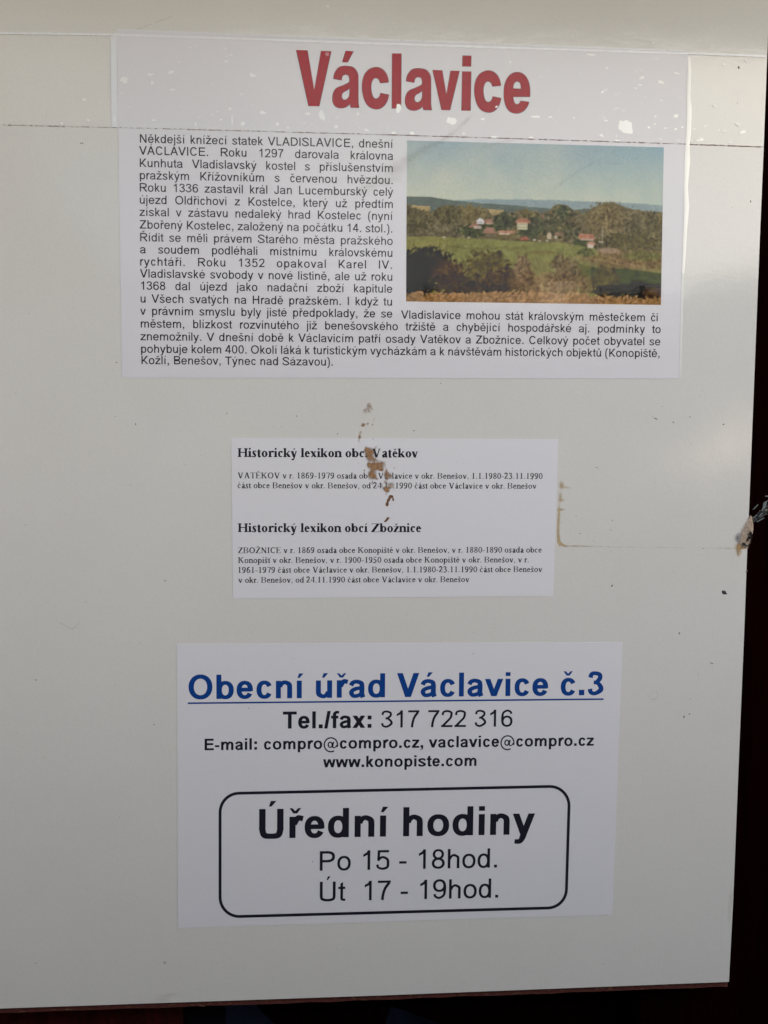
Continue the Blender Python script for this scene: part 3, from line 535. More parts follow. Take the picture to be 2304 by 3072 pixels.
def ribbon(ptsxy, wd, y, jitter=0.0, gap=0.0, th=0.0):
    """thin strip along a measured line, in photo pixels"""
    V = []; F = []
    for i in range(len(ptsxy)-1):
        (xa, ya), (xb, yb) = ptsxy[i], ptsxy[i+1]; n = max(1, int(math.hypot(xb-xa, yb-ya)/8))
        for k in range(n):
            if random.random() < gap: continue
            qa = (xa+(xb-xa)*k/n, ya+(yb-ya)*k/n); qb = (xa+(xb-xa)*(k+1)/n, ya+(yb-ya)*(k+1)/n)
            wa = wd*(1+jitter*random.uniform(-1, 1)); j = jitter*random.uniform(-1, 1)*wd*0.3
            a0 = P(qa[0], qa[1]-wa/2+j); a1 = P(qa[0], qa[1]+wa/2+j); b0 = P(qb[0], qb[1]-wa/2+j); b1 = P(qb[0], qb[1]+wa/2+j)
            m = len(V); V += [(a1[0], y, a1[1]), (b1[0], y, b1[1]), (b0[0], y, b0[1]), (a0[0], y, a0[1])]; F.append((m, m+1, m+2, m+3))
    return V, F
M_SEAM = solid('film_seam_line', (0.60, 0.575, 0.525), 0.5, 0.3)  # faint beige line of the film seam
for q, wd, gp in (([(-60, 1619), (350, 1622), (690, 1631)], 1.8, .25), ([(1675, 1635), (2232, 1644)], 1.8, .1), ([(-60, 1702), (690, 1706)], 1.2, .35), ([(1700, 1690), (2190, 1694)], 1.2, .35)):
    V, F = ribbon(q, wd, -0.00004, 0.4, gp); o = mesh('seam', V, F, M_SEAM, board); o['kind'] = 'stuff'

M_SCR = solid('grey_scratch', (0.43, 0.42, 0.39), 0.5, 0.3)
for q, wd in (([(152, 283), (146, 310), (135, 362)], 2.2), ([(2131, 268), (2128, 330), (2124, 384)], 1.6), ([(180, 1868), (215, 1888), (228, 1880), (240, 1862)], 2.0), ([(1946, 2090), (1956, 2100), (1968, 2096), (1975, 2084), (1968, 2072)], 2.2), ([(1950, 1246), (1968, 1254)], 1.6), ([(520, 48), (400, 92)], 1.6), ([(2128, 1986), (2140, 1990)], 2), ([(1050, 2066), (1066, 2084)], 1.4)):
    V, F = ribbon(q, wd, -0.00003, 0.4, 0.15); o = mesh('scratch', V, F, M_SCR, board); o['kind'] = 'stuff'
# ------------------------------------------------------------------ sheets
def sheet(name, corners, mat, label, th=0.00018, y0=0.0):
    TL, TR, BR, BL = [P(*c) for c in corners]
    cen = ((TL[0]+TR[0])/2, 0, min(BL[1], BR[1]))
    e = empty(name, (cen[0], y0, cen[2]), label, 'paper sheet')
    out = []
    E = [BL, BR, TR, TL]
    for k in range(4):
        a, b = E[k], E[(k+1) % 4]
        for j in range(14):
            t = j/14; jit = 0 if j == 0 else random.uniform(-1, 1)*0.00005
            out.append((a[0]+(b[0]-a[0])*t+(jit if k % 2 else 0), a[1]+(b[1]-a[1])*t+(0 if k % 2 else jit)))
    mb = MB(); mb.slab(out, y0-th, y0); mb.build('paper', mat, e)
    return e

top = sheet('information_sheet', [(350.7, 88.9), (2064.7, 157), (2038, 1136.3), (365.3, 1133.2)], M_PAPER_T,
            'wide taped sheet with big red title, grey text column and landscape picture')
YT = -0.0002
# title
T = {
 'V': [[(80,63),(150,66),(192,312),(235,69),(298,71),(223,413),(157,412)]],
 'acute': [[(388,69),(437,71),(400,140),(366,139)]],
 'a': [[(311,242),(316,215),(327,192),(345,172),(370,163),(400,163),(430,169),(450,185),(463,210),(466,240),(466,370),(468,400),(472,422),(419,421),(414,398),(400,412),(375,423),(348,424),(322,412),(307,385),(306,350),(316,318),(335,298),(365,286),(395,272),(411,262),(411,240),(404,222),(388,216),(372,222),(364,235),(363,251)],
       [(412,300),(395,315),(375,325),(365,340),(363,355),(372,372),(388,373),(402,362),(410,345),(412,325)]],
 'c': [[(655,264),(650,235),(637,205),(615,182),(585,170),(555,174),(525,190),(503,220),(492,260),(490,310),(498,355),(515,395),(540,420),(575,431),(605,426),(632,405),(648,375),(657,342),(604,331),(598,352),(584,366),(568,364),(555,348),(548,320),(546,285),(552,258),(565,240),(580,238),(594,248),(603,269)]],
 'l': [[(677,84),(734,85),(732,428),(675,427)]],
 'v': [[(928,187),(988,190),(1014,338),(1040,192),(1096,193),(1036,438),(984,436)]],
 'i': [[(1113,196),(1168,197),(1164,441),(1108,440)]],
 'dot': [[(1115,98),(1169,99),(1167,166),(1113,165)]],
 'e': [[(1529,387),(1520,410),(1500,438),(1470,455),(1440,457),(1408,445),(1385,415),(1373,370),(1371,325),(1376,280),(1392,240),(1418,212),(1450,201),(1482,207),(1508,228),(1526,262),(1534,305),(1534,354),(1429,354),(1432,375),(1440,395),(1455,402),(1468,395),(1475,379)],
       [(1429,303),(1478,305),(1476,280),(1468,264),(1454,257),(1440,265),(1431,282)]],
}
def shift(g, dx, dy): return [[(x+dx, y+dy) for x, y in l] for l in g]
title = [('V', [T['V']]), ('a', [T['a'], T['acute']]), ('c', [T['c']]), ('l', [T['l']]), ('a', [shift(T['a'], 452, 15)]),
         ('v', [T['v']]), ('i', [T['i'], T['dot']]), ('c', [shift(T['c'], 698, 21)]), ('e', [T['e']])]
for nm, groups in title:
    V = []; F = []; OV = []; OF = []
    for loops in groups:
        L = []
        for l in loops:
            s_ = catmull(l); L.append([P(850+x/2.0737, 120+y/2.0737) for x, y in s_])
        flat = [p for l in L for p in l]; n = len(V)
        V += [(x, YT, z) for x, z in flat]
        F += [tuple(n+i for i in t) for t in tessellate_polygon([[Vector((x, z, 0)) for x, z in l] for l in L])]
        for l in L:
            m = len(l); q = np.array(l); d = np.roll(q, -1, 0)-np.roll(q, 1, 0); d /= np.linalg.norm(d, axis=1)[:, None]+1e-12; nn = np.stack((-d[:, 1], d[:, 0]), 1)*0.00013
            n = len(OV); OV += [(a[0], YT-0.00002, a[1]) for a in q+nn]+[(a[0], YT-0.00002, a[1]) for a in q-nn]
            OF += [(n+i, n+(i+1) % m, n+m+(i+1) % m, n+m+i) for i in range(m)]
    lo = mesh('title_letter', V, F, M_RED, top)
    mesh('outline', OV, OF, M_OUT, lo)

lines = [
 ("Někdejší knížecí statek VLADISLAVICE, dnešní", (419.5,428.3), (1178.5,444.5)),
 ("VÁCLAVICE. Roku 1297 darovala královna", (417.6,464.1), (1179.3,480.4)),
 ("Kunhuta Vladislavský kostel s příslušenstvím", (419.5,501.2), (1178.5,517)),
 ("pražským Křížovníkům s červenou hvězdou.", (419.5,538.0), (1178.2,552.8)),
 ("Roku 1336 zastavil král Jan Lucemburský celý", (419.5,574.8), (1179.6,588.3)),
 ("újezd Oldřichovi z Kostelce, který už předtím", (419.5,611.5), (1178.5,624.9)),
 ("získal v zástavu nedaleký hrad Kostelec (nyní", (418.7,648), (1177.7,660.8)),
 ("Zbořený Kostelec, založený na počátku 14. stol.).", (419.2,686), (1176.9,698.2)),
 ("Řídit se měli právem Starého města pražského", (420.7,724.1), (1178.2,735.2)),
 ("a soudem podléhali místnímu královskému", (420.4,760.1), (1177.2,771.2)),
 ("rychtáři. Roku 1352 opakoval Karel IV.", (420.7,796.7), (1176,806.7)),
 ("Vladislavské svobody v nové listině, ale už roku", (419.9,832.7), (1176.9,842.8)),
 ("1368 dal újezd jako nadační zboží kapitule", (423.6,869.3), (1176.9,878.6)),
 ("u Všech svatých na Hradě pražském. I když tu", (422,907.9), (1176,917.2)),
 ("v právním smyslu byly jisté předpoklady, že se", (420.7,944.6), (1176.9,953.2)),
 ("Vladislavice mohou stát královským městečkem či", (1202.8,955.9), (1972.6,964.2)),
 ("městem, blízkost rozvinutého již benešovského tržiště a chybějící hospodářské aj. podmínky to", (422.5,982.8), (1981.5,999.6)),
 ("znemožnily. V dnešní době k Václavicím patří osady Vatěkov a Zbožnice. Celkový počet obyvatel se", (421.7,1021.0), (1980.4,1036.3)),
 ("pohybuje kolem 400. Okolí láká k turistickým vycházkám a k návštěvám historických objektů (Konopiště,", (423.3,1058.3), (1978.3,1071.6)),
]
EXTRA = 14
for i, (s_, a, b) in enumerate(lines):
    text_line(s_, a, b, M_INK_G if i < 9 else M_INK_S, top, em=34.0 if i != 10 else 34.0, track=0.045 if i == 10 else (0.0 if i < 16 else 0.0), y=YT)
text_line("Kožlí, Benešov, Týnec nad Sázavou).", (424.7,1092.4), (998.3,1097.2), M_INK_S, top, y=YT)

EXTRA = 0
# ------------------------------------------------------------------ printed landscape picture
def vnoise(nx, nz, sx, sz, seed):
    r = np.random.default_rng(seed); g = r.random((int(nz/sz)+3, int(nx/sx)+3))
    X, Z = np.meshgrid(np.arange(nx)/sx, np.arange(nz)/sz); i = X.astype(int); j = Z.astype(int); fx = X-i; fz = Z-j
    fx = fx*fx*(3-2*fx); fz = fz*fz*(3-2*fz)
    return (g[j, i]*(1-fx)+g[j, i+1]*fx)*(1-fz)+(g[j+1, i]*(1-fx)+g[j+1, i+1]*fx)*fz
def fbm(nx, nz, s, seed, oct=4, asp=1.0): 
    t = 0; a = 1; n = 0
    for k in range(oct):
        t = t+a*vnoise(nx, nz, max(s*asp, 1.01), max(s, 1.01), seed+k); n += a; a *= 0.6; s /= 2
    return t/n
NX, NZ = 420, 266
U, W_ = np.meshgrid(np.linspace(0, 1, NX), np.linspace(0, 1, NZ))
img = np.zeros((NZ, NX, 3))
def lay(mask, col):
    global img
    m = np.clip(mask, 0, 1)[..., None]; col = np.asarray(col, float)
    img = img*(1-m)+col*m
def tone(c, n, lo=0.7, hi=1.3): return np.array(c, float)[None, None]*(lo+(hi-lo)*n)[..., None]
nA, nB, nC, nD = fbm(NX, NZ, 40, 1), fbm(NX, NZ, 10, 11), fbm(NX, NZ, 3, 21, 2), fbm(NX, NZ, 60, 31, 3)
sk = np.clip(W_/0.36, 0, 1)[..., None]
img = np.array((148, 162, 166.))*(1-sk)+np.array((172, 178, 166.))*sk + (nD[..., None]-0.5)*np.array((26, 14, 4))
img += np.clip((U-0.7)*1.6, 0, 1)[..., None]*np.clip(1-W_*3.6, 0, 1)[..., None]*np.array((-22, -6, 2))
rag = (nB-0.5)*0.05+(nC-0.5)*0.02
def below(y): return (W_+rag*0.25 > y)*1.0
lay(below(np.interp(U, [0,.18,.3,.42,.6,.75,.92,1], [.40,.365,.352,.348,.348,.352,.358,.37])), tone((130,144,146), nB, .94, 1.06))
lay(below(np.interp(U, [0,.1,.19,.3,.45,.55,.62,.72,1], [.345,.347,.365,.378,.39,.40,.41,.395,.41])+rag*0.3), tone((92,102,96), nB, .85, 1.1))
lay(((np.abs(U-.055) < .035) | (np.abs(U-.335) < .04))*(np.abs(W_-.425-.05*(U-.1)) < .022), (158,138,98))
crown = np.interp(U, [0,.03,.06,.10,.13,.18,.22,.27,.31,.34,.38,.42,.45,.49,.52,.56,.575,.61,.64,.68,.71,.74,.78,.83,.86,.9,.95,1],
                     [.40,.41,.44,.43,.40,.39,.405,.40,.42,.455,.44,.42,.41,.43,.43,.41,.385,.375,.40,.43,.42,.385,.355,.365,.39,.40,.41,.41])
tr = (W_ + (nB-.5)*.06 + (nC-.5)*.035 > crown)
lay(tr*1.0, tone((92,84,62), nB*.4+nC*.6, .4, 1.6))
lay(tr*np.clip((nA-.5)*5, 0, 1)*.6, tone((104,92,58), nC, .7, 1.3))
for (cx, cy, rx, ry, c) in ((.60,.42,.04,.045,(62,68,50)), (.38,.49,.05,.06,(60,64,46)), (.5,.50,.05,.07,(66,68,50)), (.78,.47,.09,.11,(104,92,64)), (.93,.5,.08,.09,(84,78,56)),
                            (.16,.46,.05,.06,(84,78,52)), (.25,.55,.06,.04,(60,66,40)), (.04,.5,.05,.08,(82,76,52)), (.56,.5,.05,.07,(70,70,52)), (.33,.53,.03,.03,(64,70,46)),
                            (.68,.6,.03,.04,(66,74,44)), (.86,.6,.13,.06,(78,72,44)), (.47,.56,.05,.03,(64,70,48)), (.62,.55,.05,.05,(68,68,48))):
    d = ((U-cx)/rx)**2+((W_-cy)/ry)**2+(nB-.5)*1.8+(nC-.5)*1.2
    lay(np.clip((1.1-d)*2.5, 0, .85), tone(c, nC*.7+nB*.3, .4, 1.6))
# meadow
mead = below(np.interp(U, [0,.1,.25,.4,.5,.6,.72,.8,1], [.595,.59,.598,.608,.61,.615,.64,.70,.68])+rag*.12)
lay(mead, tone((114,114,66), nB*.4+nA*.3+nC*.3, .78, 1.2))
lay(mead*np.clip((nD-.45)*4, 0, .55)*(U < .5), tone((124,116,66), nC, .9, 1.1))
lay(((np.abs(W_-.655-(nB-.5)*.05) < .008) & (U > .15) & (U < .47))*.5, (92,84,50))
lay(((((U-.53)/.06)**2+((W_-.68)/.012)**2+(nC-.5)*1.5) < 1)*.5, (104,84,52))
lay(np.clip(1.2-(((U-.88)/.22)**2+((W_-.72)/.075)**2+(nB-.5)*1.2), 0, 1), tone((108,88,58), nC*.7+nB*.3, .5, 1.4))
lay(np.clip(1.2-(((U-.92)/.09)**2+((W_-.69)/.035)**2+(nB-.5)*1.2), 0, .8), tone((92,92,50), nC, .7, 1.3))
lay(((np.abs(W_-np.interp(U, [.64,.72,.8,.88,1], [.705,.712,.735,.76,.785])) < .006) & (U > .64))*.4, (150,120,88))
lay(((np.abs(W_-np.interp(U, [.74,.8,.87,.95], [.675,.705,.745,.765])) < .004) & (U > .74) & (U < .93))*.45, (160,130,96))
lay(((((U-.79)/.045)**2+((W_-.66)/.02)**2+(nC-.5)) < 1)*.7, (150,124,104))
gf = (W_ > np.interp(U, [.66,.75,.85,1], [.74,.77,.77,.80])) & (U > .66) & (W_ < .9)
lay(gf*.95, tone((58,66,26), nB, .8, 1.2))
lay(((U > .42) & (U < .72) & (W_ > .72) & (W_ < .95))*.5, tone((112,104,66), nB, .85, 1.15))
# houses
def quad(u0, u1, v0, v1, c, sk_=0.0, a=.82):
    lay(((U > u0+sk_*(W_-v0)) & (U < u1+sk_*(W_-v0)) & (W_ > v0) & (W_ < v1))*a, c)
def roof(u0, u1, v0, v1, ins, c): 
    t = np.clip((v1-W_)/(v1-v0), 0, 1); lay(((W_ > v0) & (W_ < v1) & (U > u0+ins*t) & (U < u1-ins*t))*.85, tone(c, nC, .88, 1.12))
RF = (148,108,92)
quad(.271,.300,.488,.508,(206,202,204)); roof(.266,.303,.470,.490,.016,(214,210,212)); quad(.276,.281,.492,.500,(120,120,126)); quad(.287,.292,.492,.500,(120,120,126))
roof(.298,.335,.476,.497,.006,RF); quad(.305,.333,.497,.506,(170,140,124))
roof(.235,.292,.505,.53,.02,(156,114,96)); quad(.262,.29,.52,.538,(176,160,148)); roof(.292,.35,.528,.566,.014,RF); quad(.30,.34,.556,.564,(150,104,86))
roof(.352,.424,.545,.562,.008,(164,116,98)); quad(.36,.40,.56,.57,(190,168,150))
quad(.428,.470,.493,.536,(196,190,160)); roof(.418,.482,.466,.497,.014,(158,106,88))
for a in (.433,.443,.453,.462): quad(a,a+.005,.501,.508,(108,104,88)); quad(a,a+.005,.517,.525,(108,104,88))
roof(.436,.478,.580,.602,.012,(156,92,76)); quad(.44,.475,.600,.608,(84,64,50))
quad(.546,.562,.562,.594,(184,168,142)); roof(.545,.565,.548,.566,.008,(176,150,128)); roof(.57,.615,.548,.575,.01,(118,92,74)); quad(.575,.585,.57,.59,(168,156,140))
roof(.665,.735,.555,.588,.010,(164,108,88)); quad(.676,.73,.588,.60,(174,154,138)); roof(.703,.738,.607,.624,.004,(176,126,108)); quad(.705,.728,.622,.645,(196,180,170))
quad(.745,.762,.602,.61,(190,182,170), .8); quad(.7615,.7645,.51,.62,(168,158,140)); quad(.528,.532,.42,.46,(112,80,66)); quad(.527,.533,.445,.47,(120,84,70))
for a, b_ in ((.14,.59),(.235,.592),(.49,.596),(.51,.6),(.54,.6)): quad(a,a+.012,b_,b_+.008,(176,168,150))
# foreground bushes
for (cx, cy, rx, ry, c, al) in ((.08,.79,.13,.13,(44,40,26),1), (.0,.85,.1,.17,(38,31,22),1), (.17,.82,.07,.09,(72,54,26),.9), (.2,.89,.1,.08,(50,40,24),.9), (.31,.79,.10,.12,(76,66,34),.95),
                                (.37,.87,.09,.09,(66,52,28),.95), (.28,.92,.12,.05,(52,42,26),.9), (.45,.80,.035,.12,(112,90,68),.85), (.47,.88,.07,.09,(96,74,50),.8), (.54,.88,.05,.09,(118,94,66),.7),
                                (.62,.79,.06,.11,(96,82,58),.95), (.62,.87,.09,.07,(98,78,54),.9), (.70,.88,.05,.06,(104,84,56),.6), (.78,.85,.06,.09,(76,68,32),.9), (.90,.91,.13,.055,(38,37,22),1),
                                (.80,.92,.07,.05,(42,38,22),.9), (.97,.93,.05,.05,(66,50,28),.9), (.70,.675,.035,.03,(74,78,48),.8)):
    d = ((U-cx)/rx)**2+((W_-cy)/ry)**2+(nB-.5)*1.3+(nC-.5)*.9
    lay(np.clip((1.05-d)*3, 0, 1)*al, tone(c, nC*.7+nB*.3, .35, 1.7))
gr = W_+(nB-.5)*.03+(nC-.5)*.03 > np.interp(U, [0,.2,.35,.5,.7,.72,.85,1], [.94,.945,.93,.93,.935,.95,.955,.955])
lay(gr*1.0, tone((132,102,70), nC*.8+nB*.2, .6, 1.45))
lay(np.clip(1-np.abs(U-.60)/.11, 0, 1)*(W_ > .86)*.30, (196,170,140))
# soften the drawn houses a little, as a weathered print does
def soft(a):
    k = np.pad(a, ((1, 1), (1, 1), (0, 0)), 'edge'); return (k[:-2, 1:-1]+k[2:, 1:-1]+k[1:-1, :-2]+k[1:-1, 2:]+2.5*k[1:-1, 1:-1])/6.5
img = soft(img)*.94+np.array((118, 112, 98.))*.06
img *= (1+(fbm(NX, NZ, 5, 51, 3)[..., None]-.5)*.22*(W_ > .4)[..., None])
img += (RNG.random((NZ, NX, 1))-.5)*16 + (RNG.random((NZ, NX, 3))-.5)*8
img = np.clip(img, 4, 250)/255.0
L_ = np.where(img <= 0.04045, img/12.92, ((img+0.055)/1.055)**2.4)
L_ = np.clip(L_/0.47*0.66*1.0 - 0.040, 0.0015, 0.75)
q = [P(1220.7, 421.5), P(1991, 442.2), P(1982.4, 915), P(1218, 904.6)]
V = np.empty((NZ, NX, 3))
for k in (0, 1):
    V[..., 0 if k == 0 else 2] = (q[0][k]*(1-U)+q[1][k]*U)*(1-W_)+(q[3][k]*(1-U)+q[2][k]*U)*W_
V[..., 1] = YT
idx = np.arange(NZ*NX).reshape(NZ, NX)
F = np.stack((idx[1:, :-1], idx[1:, 1:], idx[:-1, 1:], idx[:-1, :-1]), -1).reshape(-1, 4)
t = NT('printed_picture_ink'); at = t.n('ShaderNodeAttribute'); at.attribute_name = 'print'; t.l(at.outputs['Color'], t.b.inputs['Base Color'])
t.b.inputs['Roughness'].default_value = 0.55; t.b.inputs['Specular IOR Level'].default_value = 0.05
pic = mesh('printed_picture', V.reshape(-1, 3), F, t.m, top); pic['label'] = 'colour print of a village among trees and meadows'
ca = pic.data.color_attributes.new('print', 'FLOAT_COLOR', 'POINT')
ca.data.foreach_set('color', np.concatenate((L_.reshape(-1, 3), np.ones((NZ*NX, 1))), 1).astype(np.float32).ravel())

# ------------------------------------------------------------------ history sheet
hist = sheet('history_sheet', [(694.1, 1313.7), (1675.3, 1317.4), (1659, 1787.6), (698.6, 1796)], M_PAPER,
             'middle sheet with two bold serif headings and a brown mud splash over the upper one')
def z6(x, y): return (650+x/1.5082, 1180+y/1.5082)
for s_, x0, x1, b0, b1, bd in (
    ("Historický lexikon obcí Vatěkov", 95, 911, 288, 290, True),
    ("VATĚKOV v r. 1869-1979 osada obce Václavice v okr. Benešov, 1.1.1980-23.11.1990", 94, 1474, 384.5, 387, False),
    ("část obce Benešov v okr. Benešov, od 24.11.1990 část obce Václavice v okr. Benešov", 95, 1447, 429, 431.5, False),
    ("Historický lexikon obcí Zbožnice", 96, 927, 627.5, 628, True),
    ("ZBOŽNICE v r. 1869 osada obce Konopiště v okr. Benešov, v r. 1880-1890 osada obce", 96, 1471, 723, 720, False),
    ("Konopišť v okr. Benešov, v r. 1900-1950 osada obce Konopiště v okr. Benešov, v r.", 97, 1411, 767.5, 764.5, False),
    ("1961-1979 část obce Václavice v okr. Benešov, 1.1.1980-23.11.1990 část obce Benešov", 98, 1473, 812, 808, False),
    ("v okr. Benešov, od 24.11.1990 část obce Václavice v okr. Benešov", 98, 1143, 857, 853.5, False)):
    text_line(s_, z6(x0, b0), z6(x1, b1), M_INK if bd else M_INK_S, hist, 'serif', bd, y=YT, name='heading' if bd else 'text_line')

EXTRA = 7
# ------------------------------------------------------------------ office sheet
off = sheet('office_hours_sheet', [(530.7, 1931), (1868, 1927), (1836.7, 2743.4), (533.8, 2783.9)], M_PAPER,
            'lower sheet with a blue underlined heading, phone and e-mail lines and boxed office hours')
def z7(x, y): return (500+x/1.185, 1900+y/1.185)
h = text_line("Obecní úřad Václavice č.3", z7(78, 234), z7(1552, 219), M_BLUE, off, bold=True, y=YT, name='heading')
mb = MB(); a0 = P(*z7(75, 245.2)); a1 = P(*z7(1553, 230.7)); a2 = P(*z7(1553, 236.5)); a3 = P(*z7(75, 251))
mb.slab([a3, a2, a1, a0], YT, YT+0.00003); mb.build('underline', M_BLUE, off)
text_line("Tel./fax:", z7(413, 338.5), z7(728, 335.5), M_INK, off, bold=True, y=YT)
text_line("317 722 316", z7(762, 335), z7(1229, 331), M_INK, off, y=YT)
text_line("E-mail: compro@compro.cz, vaclavice@compro.cz", z7(135, 415.5), z7(1518, 399), M_INK, off, bold=True, y=YT)
text_line("www.konopiste.com", z7(556, 476.5), z7(1101, 471), M_INK, off, bold=True, y=YT)
text_line("Úřední hodiny", z7(328, 729), z7(1308, 714), M_INK, off, bold=True, y=YT, name='heading')
text_line("Po 15 - 18hod.", z7(544, 843.5), z7(1174, 832), M_INK, off, y=YT)
text_line("Út  17 - 19hod.", z7(544, 952), z7(1178, 939), M_INK, off, y=YT)
# rounded frame
def rr(inset):
    TLc, TRc, BRc, BLc = (190, 568), (1430, 544), (1421, 976), (190, 1006); r = 68-inset
    out = []
    for (c, sx, sy, a0_) in ((TLc, 1, 1, 180), (TRc, -1, 1, 270), (BRc, -1, -1, 0), (BLc, 1, -1, 90)):
        cx, cy = c[0]+sx*68, c[1]+sy*68
        for k in range(11):
            a = R(a0_+k*9); out.append(P(*z7(cx+r*math.cos(a), cy+r*math.sin(a))))
    return out
A, B = rr(-5.2), rr(5.2); n = len(A)
mesh('frame_line', [(x, YT, z) for x, z in A+B], [(i, i+n, (i+1) % n+n, (i+1) % n) for i in range(n)], M_INK, off)

# ------------------------------------------------------------------ tape and film over the top sheet
def strip_mesh(topl, botl, y, seg=10):
    """sheet between two measured polylines with the same number of points"""
    V = []; F = []
    for i in range(len(topl)):
        V += [(*P(*topl[i])[:1], y, P(*topl[i])[1]), (P(*botl[i])[0], y, P(*botl[i])[1])]
    for i in range(len(topl)-1): F.append((2*i+1, 2*i+3, 2*i+2, 2*i))
    return V, F
tape_top = [(-250, 97), (0, 100), (350, 105), (700, 116), (1152, 132), (1600, 146), (2064, 161), (2298, 169)]
tape_bot = [(-250, 368), (0, 375), (350, 383), (700, 392), (1152, 404.5), (1600, 418), (2060, 433), (2288.5, 441)]
YTP = -0.00027
tape = empty('clear_tape', (P(1152, 404)[0], YTP, P(1152, 404)[1]), 'wide strip of clear adhesive tape running across the board over the red title', 'adhesive tape')
V, F = strip_mesh(tape_top, tape_bot, YTP); mesh('tape_film', V, F, M_TAPE, tape)
V, F = ribbon(tape_top, 6, YTP-0.00002, 0.25, 0.0); mesh('milky_edge_glare', V, F, M_EDGE, tape)  # whitish strip, light caught on the raised tape edge painted in
V, F = ribbon([(350, 90), (700, 103), (1152, 120), (1600, 137), (2060, 154)], 4.5, YTP-0.00002, 0.3, 0.05); mesh('milky_edge_glare', V, F, M_EDGEF, tape)
# dirt caught along the lower edge
M_DIRTLINE = solid('reddish_dirt', (0.34, 0.24, 0.22), 0.9, 0.1, var=(400, 0.5))
M_DIRTLINE2 = solid('pale_reddish_dirt', (0.46, 0.39, 0.36), 0.9, 0.1, var=(400, 0.6))
V, F = ribbon([p for p in tape_bot[:5]], 2.0, YTP-0.00002, 0.8, 0.25); o = mesh('dirt_line', V, F, M_DIRTLINE2, tape)
V, F = ribbon([p for p in tape_bot[4:]], 2.1, YTP-0.00002, 0.7, 0.10); o = mesh('dirt_line', V, F, M_DIRTLINE, tape)
# loose-stuck rim beside the sheet's sides
V, F = strip_mesh([(331, 108), (333, 240), (335, 383)], [(350, 108), (352, 240), (354, 383)], YTP-0.00002)
mesh('air_gap', [V[i] for i in range(6)], [(0, 1, 3, 2), (2, 3, 5, 4)], M_EDGEF, tape)
def blob(cx, cy, rx, ry, n=9, rot=0.0, jag=0.35):
    out = []
    for k in range(n):
        a = 2*math.pi*k/n; r = 1+jag*random.uniform(-1, 1)
        x = rx*r*math.cos(a); y_ = ry*r*math.sin(a); out.append((cx+x*math.cos(rot)-y_*math.sin(rot), cy+x*math.sin(rot)+y_*math.cos(rot)))
    return out
def blobs_mesh(name, outlines, y, mat, parent):
    V = []; F = []
    for o_ in outlines:
        p_ = [P(*q) for q in o_][::-1]; n = len(V); y -= 1e-7*(len(V) > 0)*8; V += [(x, y, z) for x, z in p_]; F += [tuple(n+i for i in t) for t in tessellate_polygon([[Vector((x, z, 0)) for x, z in p_]])]
    return mesh(name, V, F, mat, parent)
def z2(x, y): return (1804+x/3.318, 100+y/3.318)
def z1(x, y): return (x/1.44, y/1.44)
big = [[z2(*p) for p in ((175,872),(200,868),(215,880),(235,865),(262,868),(268,880),(300,890),(306,950),(316,985),(300,1002),(250,998),(215,990),(195,970),(172,955),(168,915),(180,895))]]
o = blobs_mesh('air_bubble', big, YTP-0.00002, M_BUB, tape)
strong = [blob(*z2(*c), rx, ry, rot=r) for c, rx, ry, r in (((405,443),5,3.5,0),((590,488),10,4,.2),((750,398),8,2.5,.3),((745,825),8,5,-.2),((640,945),6,2,.1),((740,955),5,3,-.8),((475,938),5,4,0),((535,827),3.5,3,0),((805,935),4,3,0),((50,870),6,2.5,0),
          ((1400,985),10,4.5,-.5),((1168,962),3,4,0),((1000,1058),7,4.5,0),((960,1065),5,2,0),((1368,692),5,3.5,0),((1222,312),3.5,3.5,0),((1430,262),3,2.5,0),((885,712),4,3,0),((385,515),6,2.5,0),((15,585),6,2,-.8),((345,548),4,1.5,0),((595,670),5,1.5,-.3),((785,640),4,1.5,0),((530,905),2,5,.2),((585,1055),5,1.5,-.2),((150,1022),4,1.5,-.6),((10,1025),5,2,.6),((55,347),3.5,2.5,0),((515,100),3.5,2.5,0),((160,1068),8,2.5,0))]
left = [blob(*z1(*c), rx, ry, rot=r) for c, rx, ry, r in (((1390,500),7,17,-.4),((1330,492),9,4,.2),((1452,548),8,6,0),((1583,562),8,4,.2),((1050,535),6,6,0),((1198,538),5,5.5,0),((995,470),5,6,0),((1003,520),1.6,22,-.05),((1135,487),10,6,.1),((955,518),4,3.5,0),((1090,325),12,5,.4),((535,348),13,9,.1),((650,322),12,4,0),((740,312),11,5,-.3),((658,358),5,5,0),((365,430),5,4,0),((383,522),5,4,-.6),((268,535),6,3,.7),((495,515),4,12,0),((978,265),6,3,-.3),((528,402),4,3,0),((1243,552),4,4,0),((845,535),4,3,.6),((845,540),2,4,.3),((1545,492),4,4,0),((1416,28),6,4,0),((745,388),9,2.5,0),((665,520),6,2,0),((998,238),5,2.5,0))]
strong += [blob(1152+c[0]/1.44, c[1]/1.44, rx, ry, rot=r) for c, rx, ry, r in (((62,470),7,12,0),((290,522),15,11,0),((655,505),13,3.5,.1),((718,507),6,2.5,0),((40,575),9,3.5,0),((122,577),9,4,0),((478,592),12,2.5,0),((635,595),7,3,0),((425,515),6,3.5,0),((938,585),5,4,.6),((895,237),13,2.5,0),((1115,335),5,3,0),((1195,355),8,4,.2),((945,397),5,2.5,-.5),((545,268),3,3,0),((1265,318),6,3,.3),((1260,503),6,5,0),((1548,572),10,4,-.4),((1365,608),8,3,0),((485,462),6,3,-.5),((345,578),4,3,0),((820,510),3,3,0),((955,520),6,1.5,0))]
o = blobs_mesh('air_bubble', strong, YTP-0.00002, M_BUB, tape); o['kind'] = 'stuff'
o = blobs_mesh('air_bubble', left, YTP-0.00002, M_BUBM, tape); o['kind'] = 'stuff'
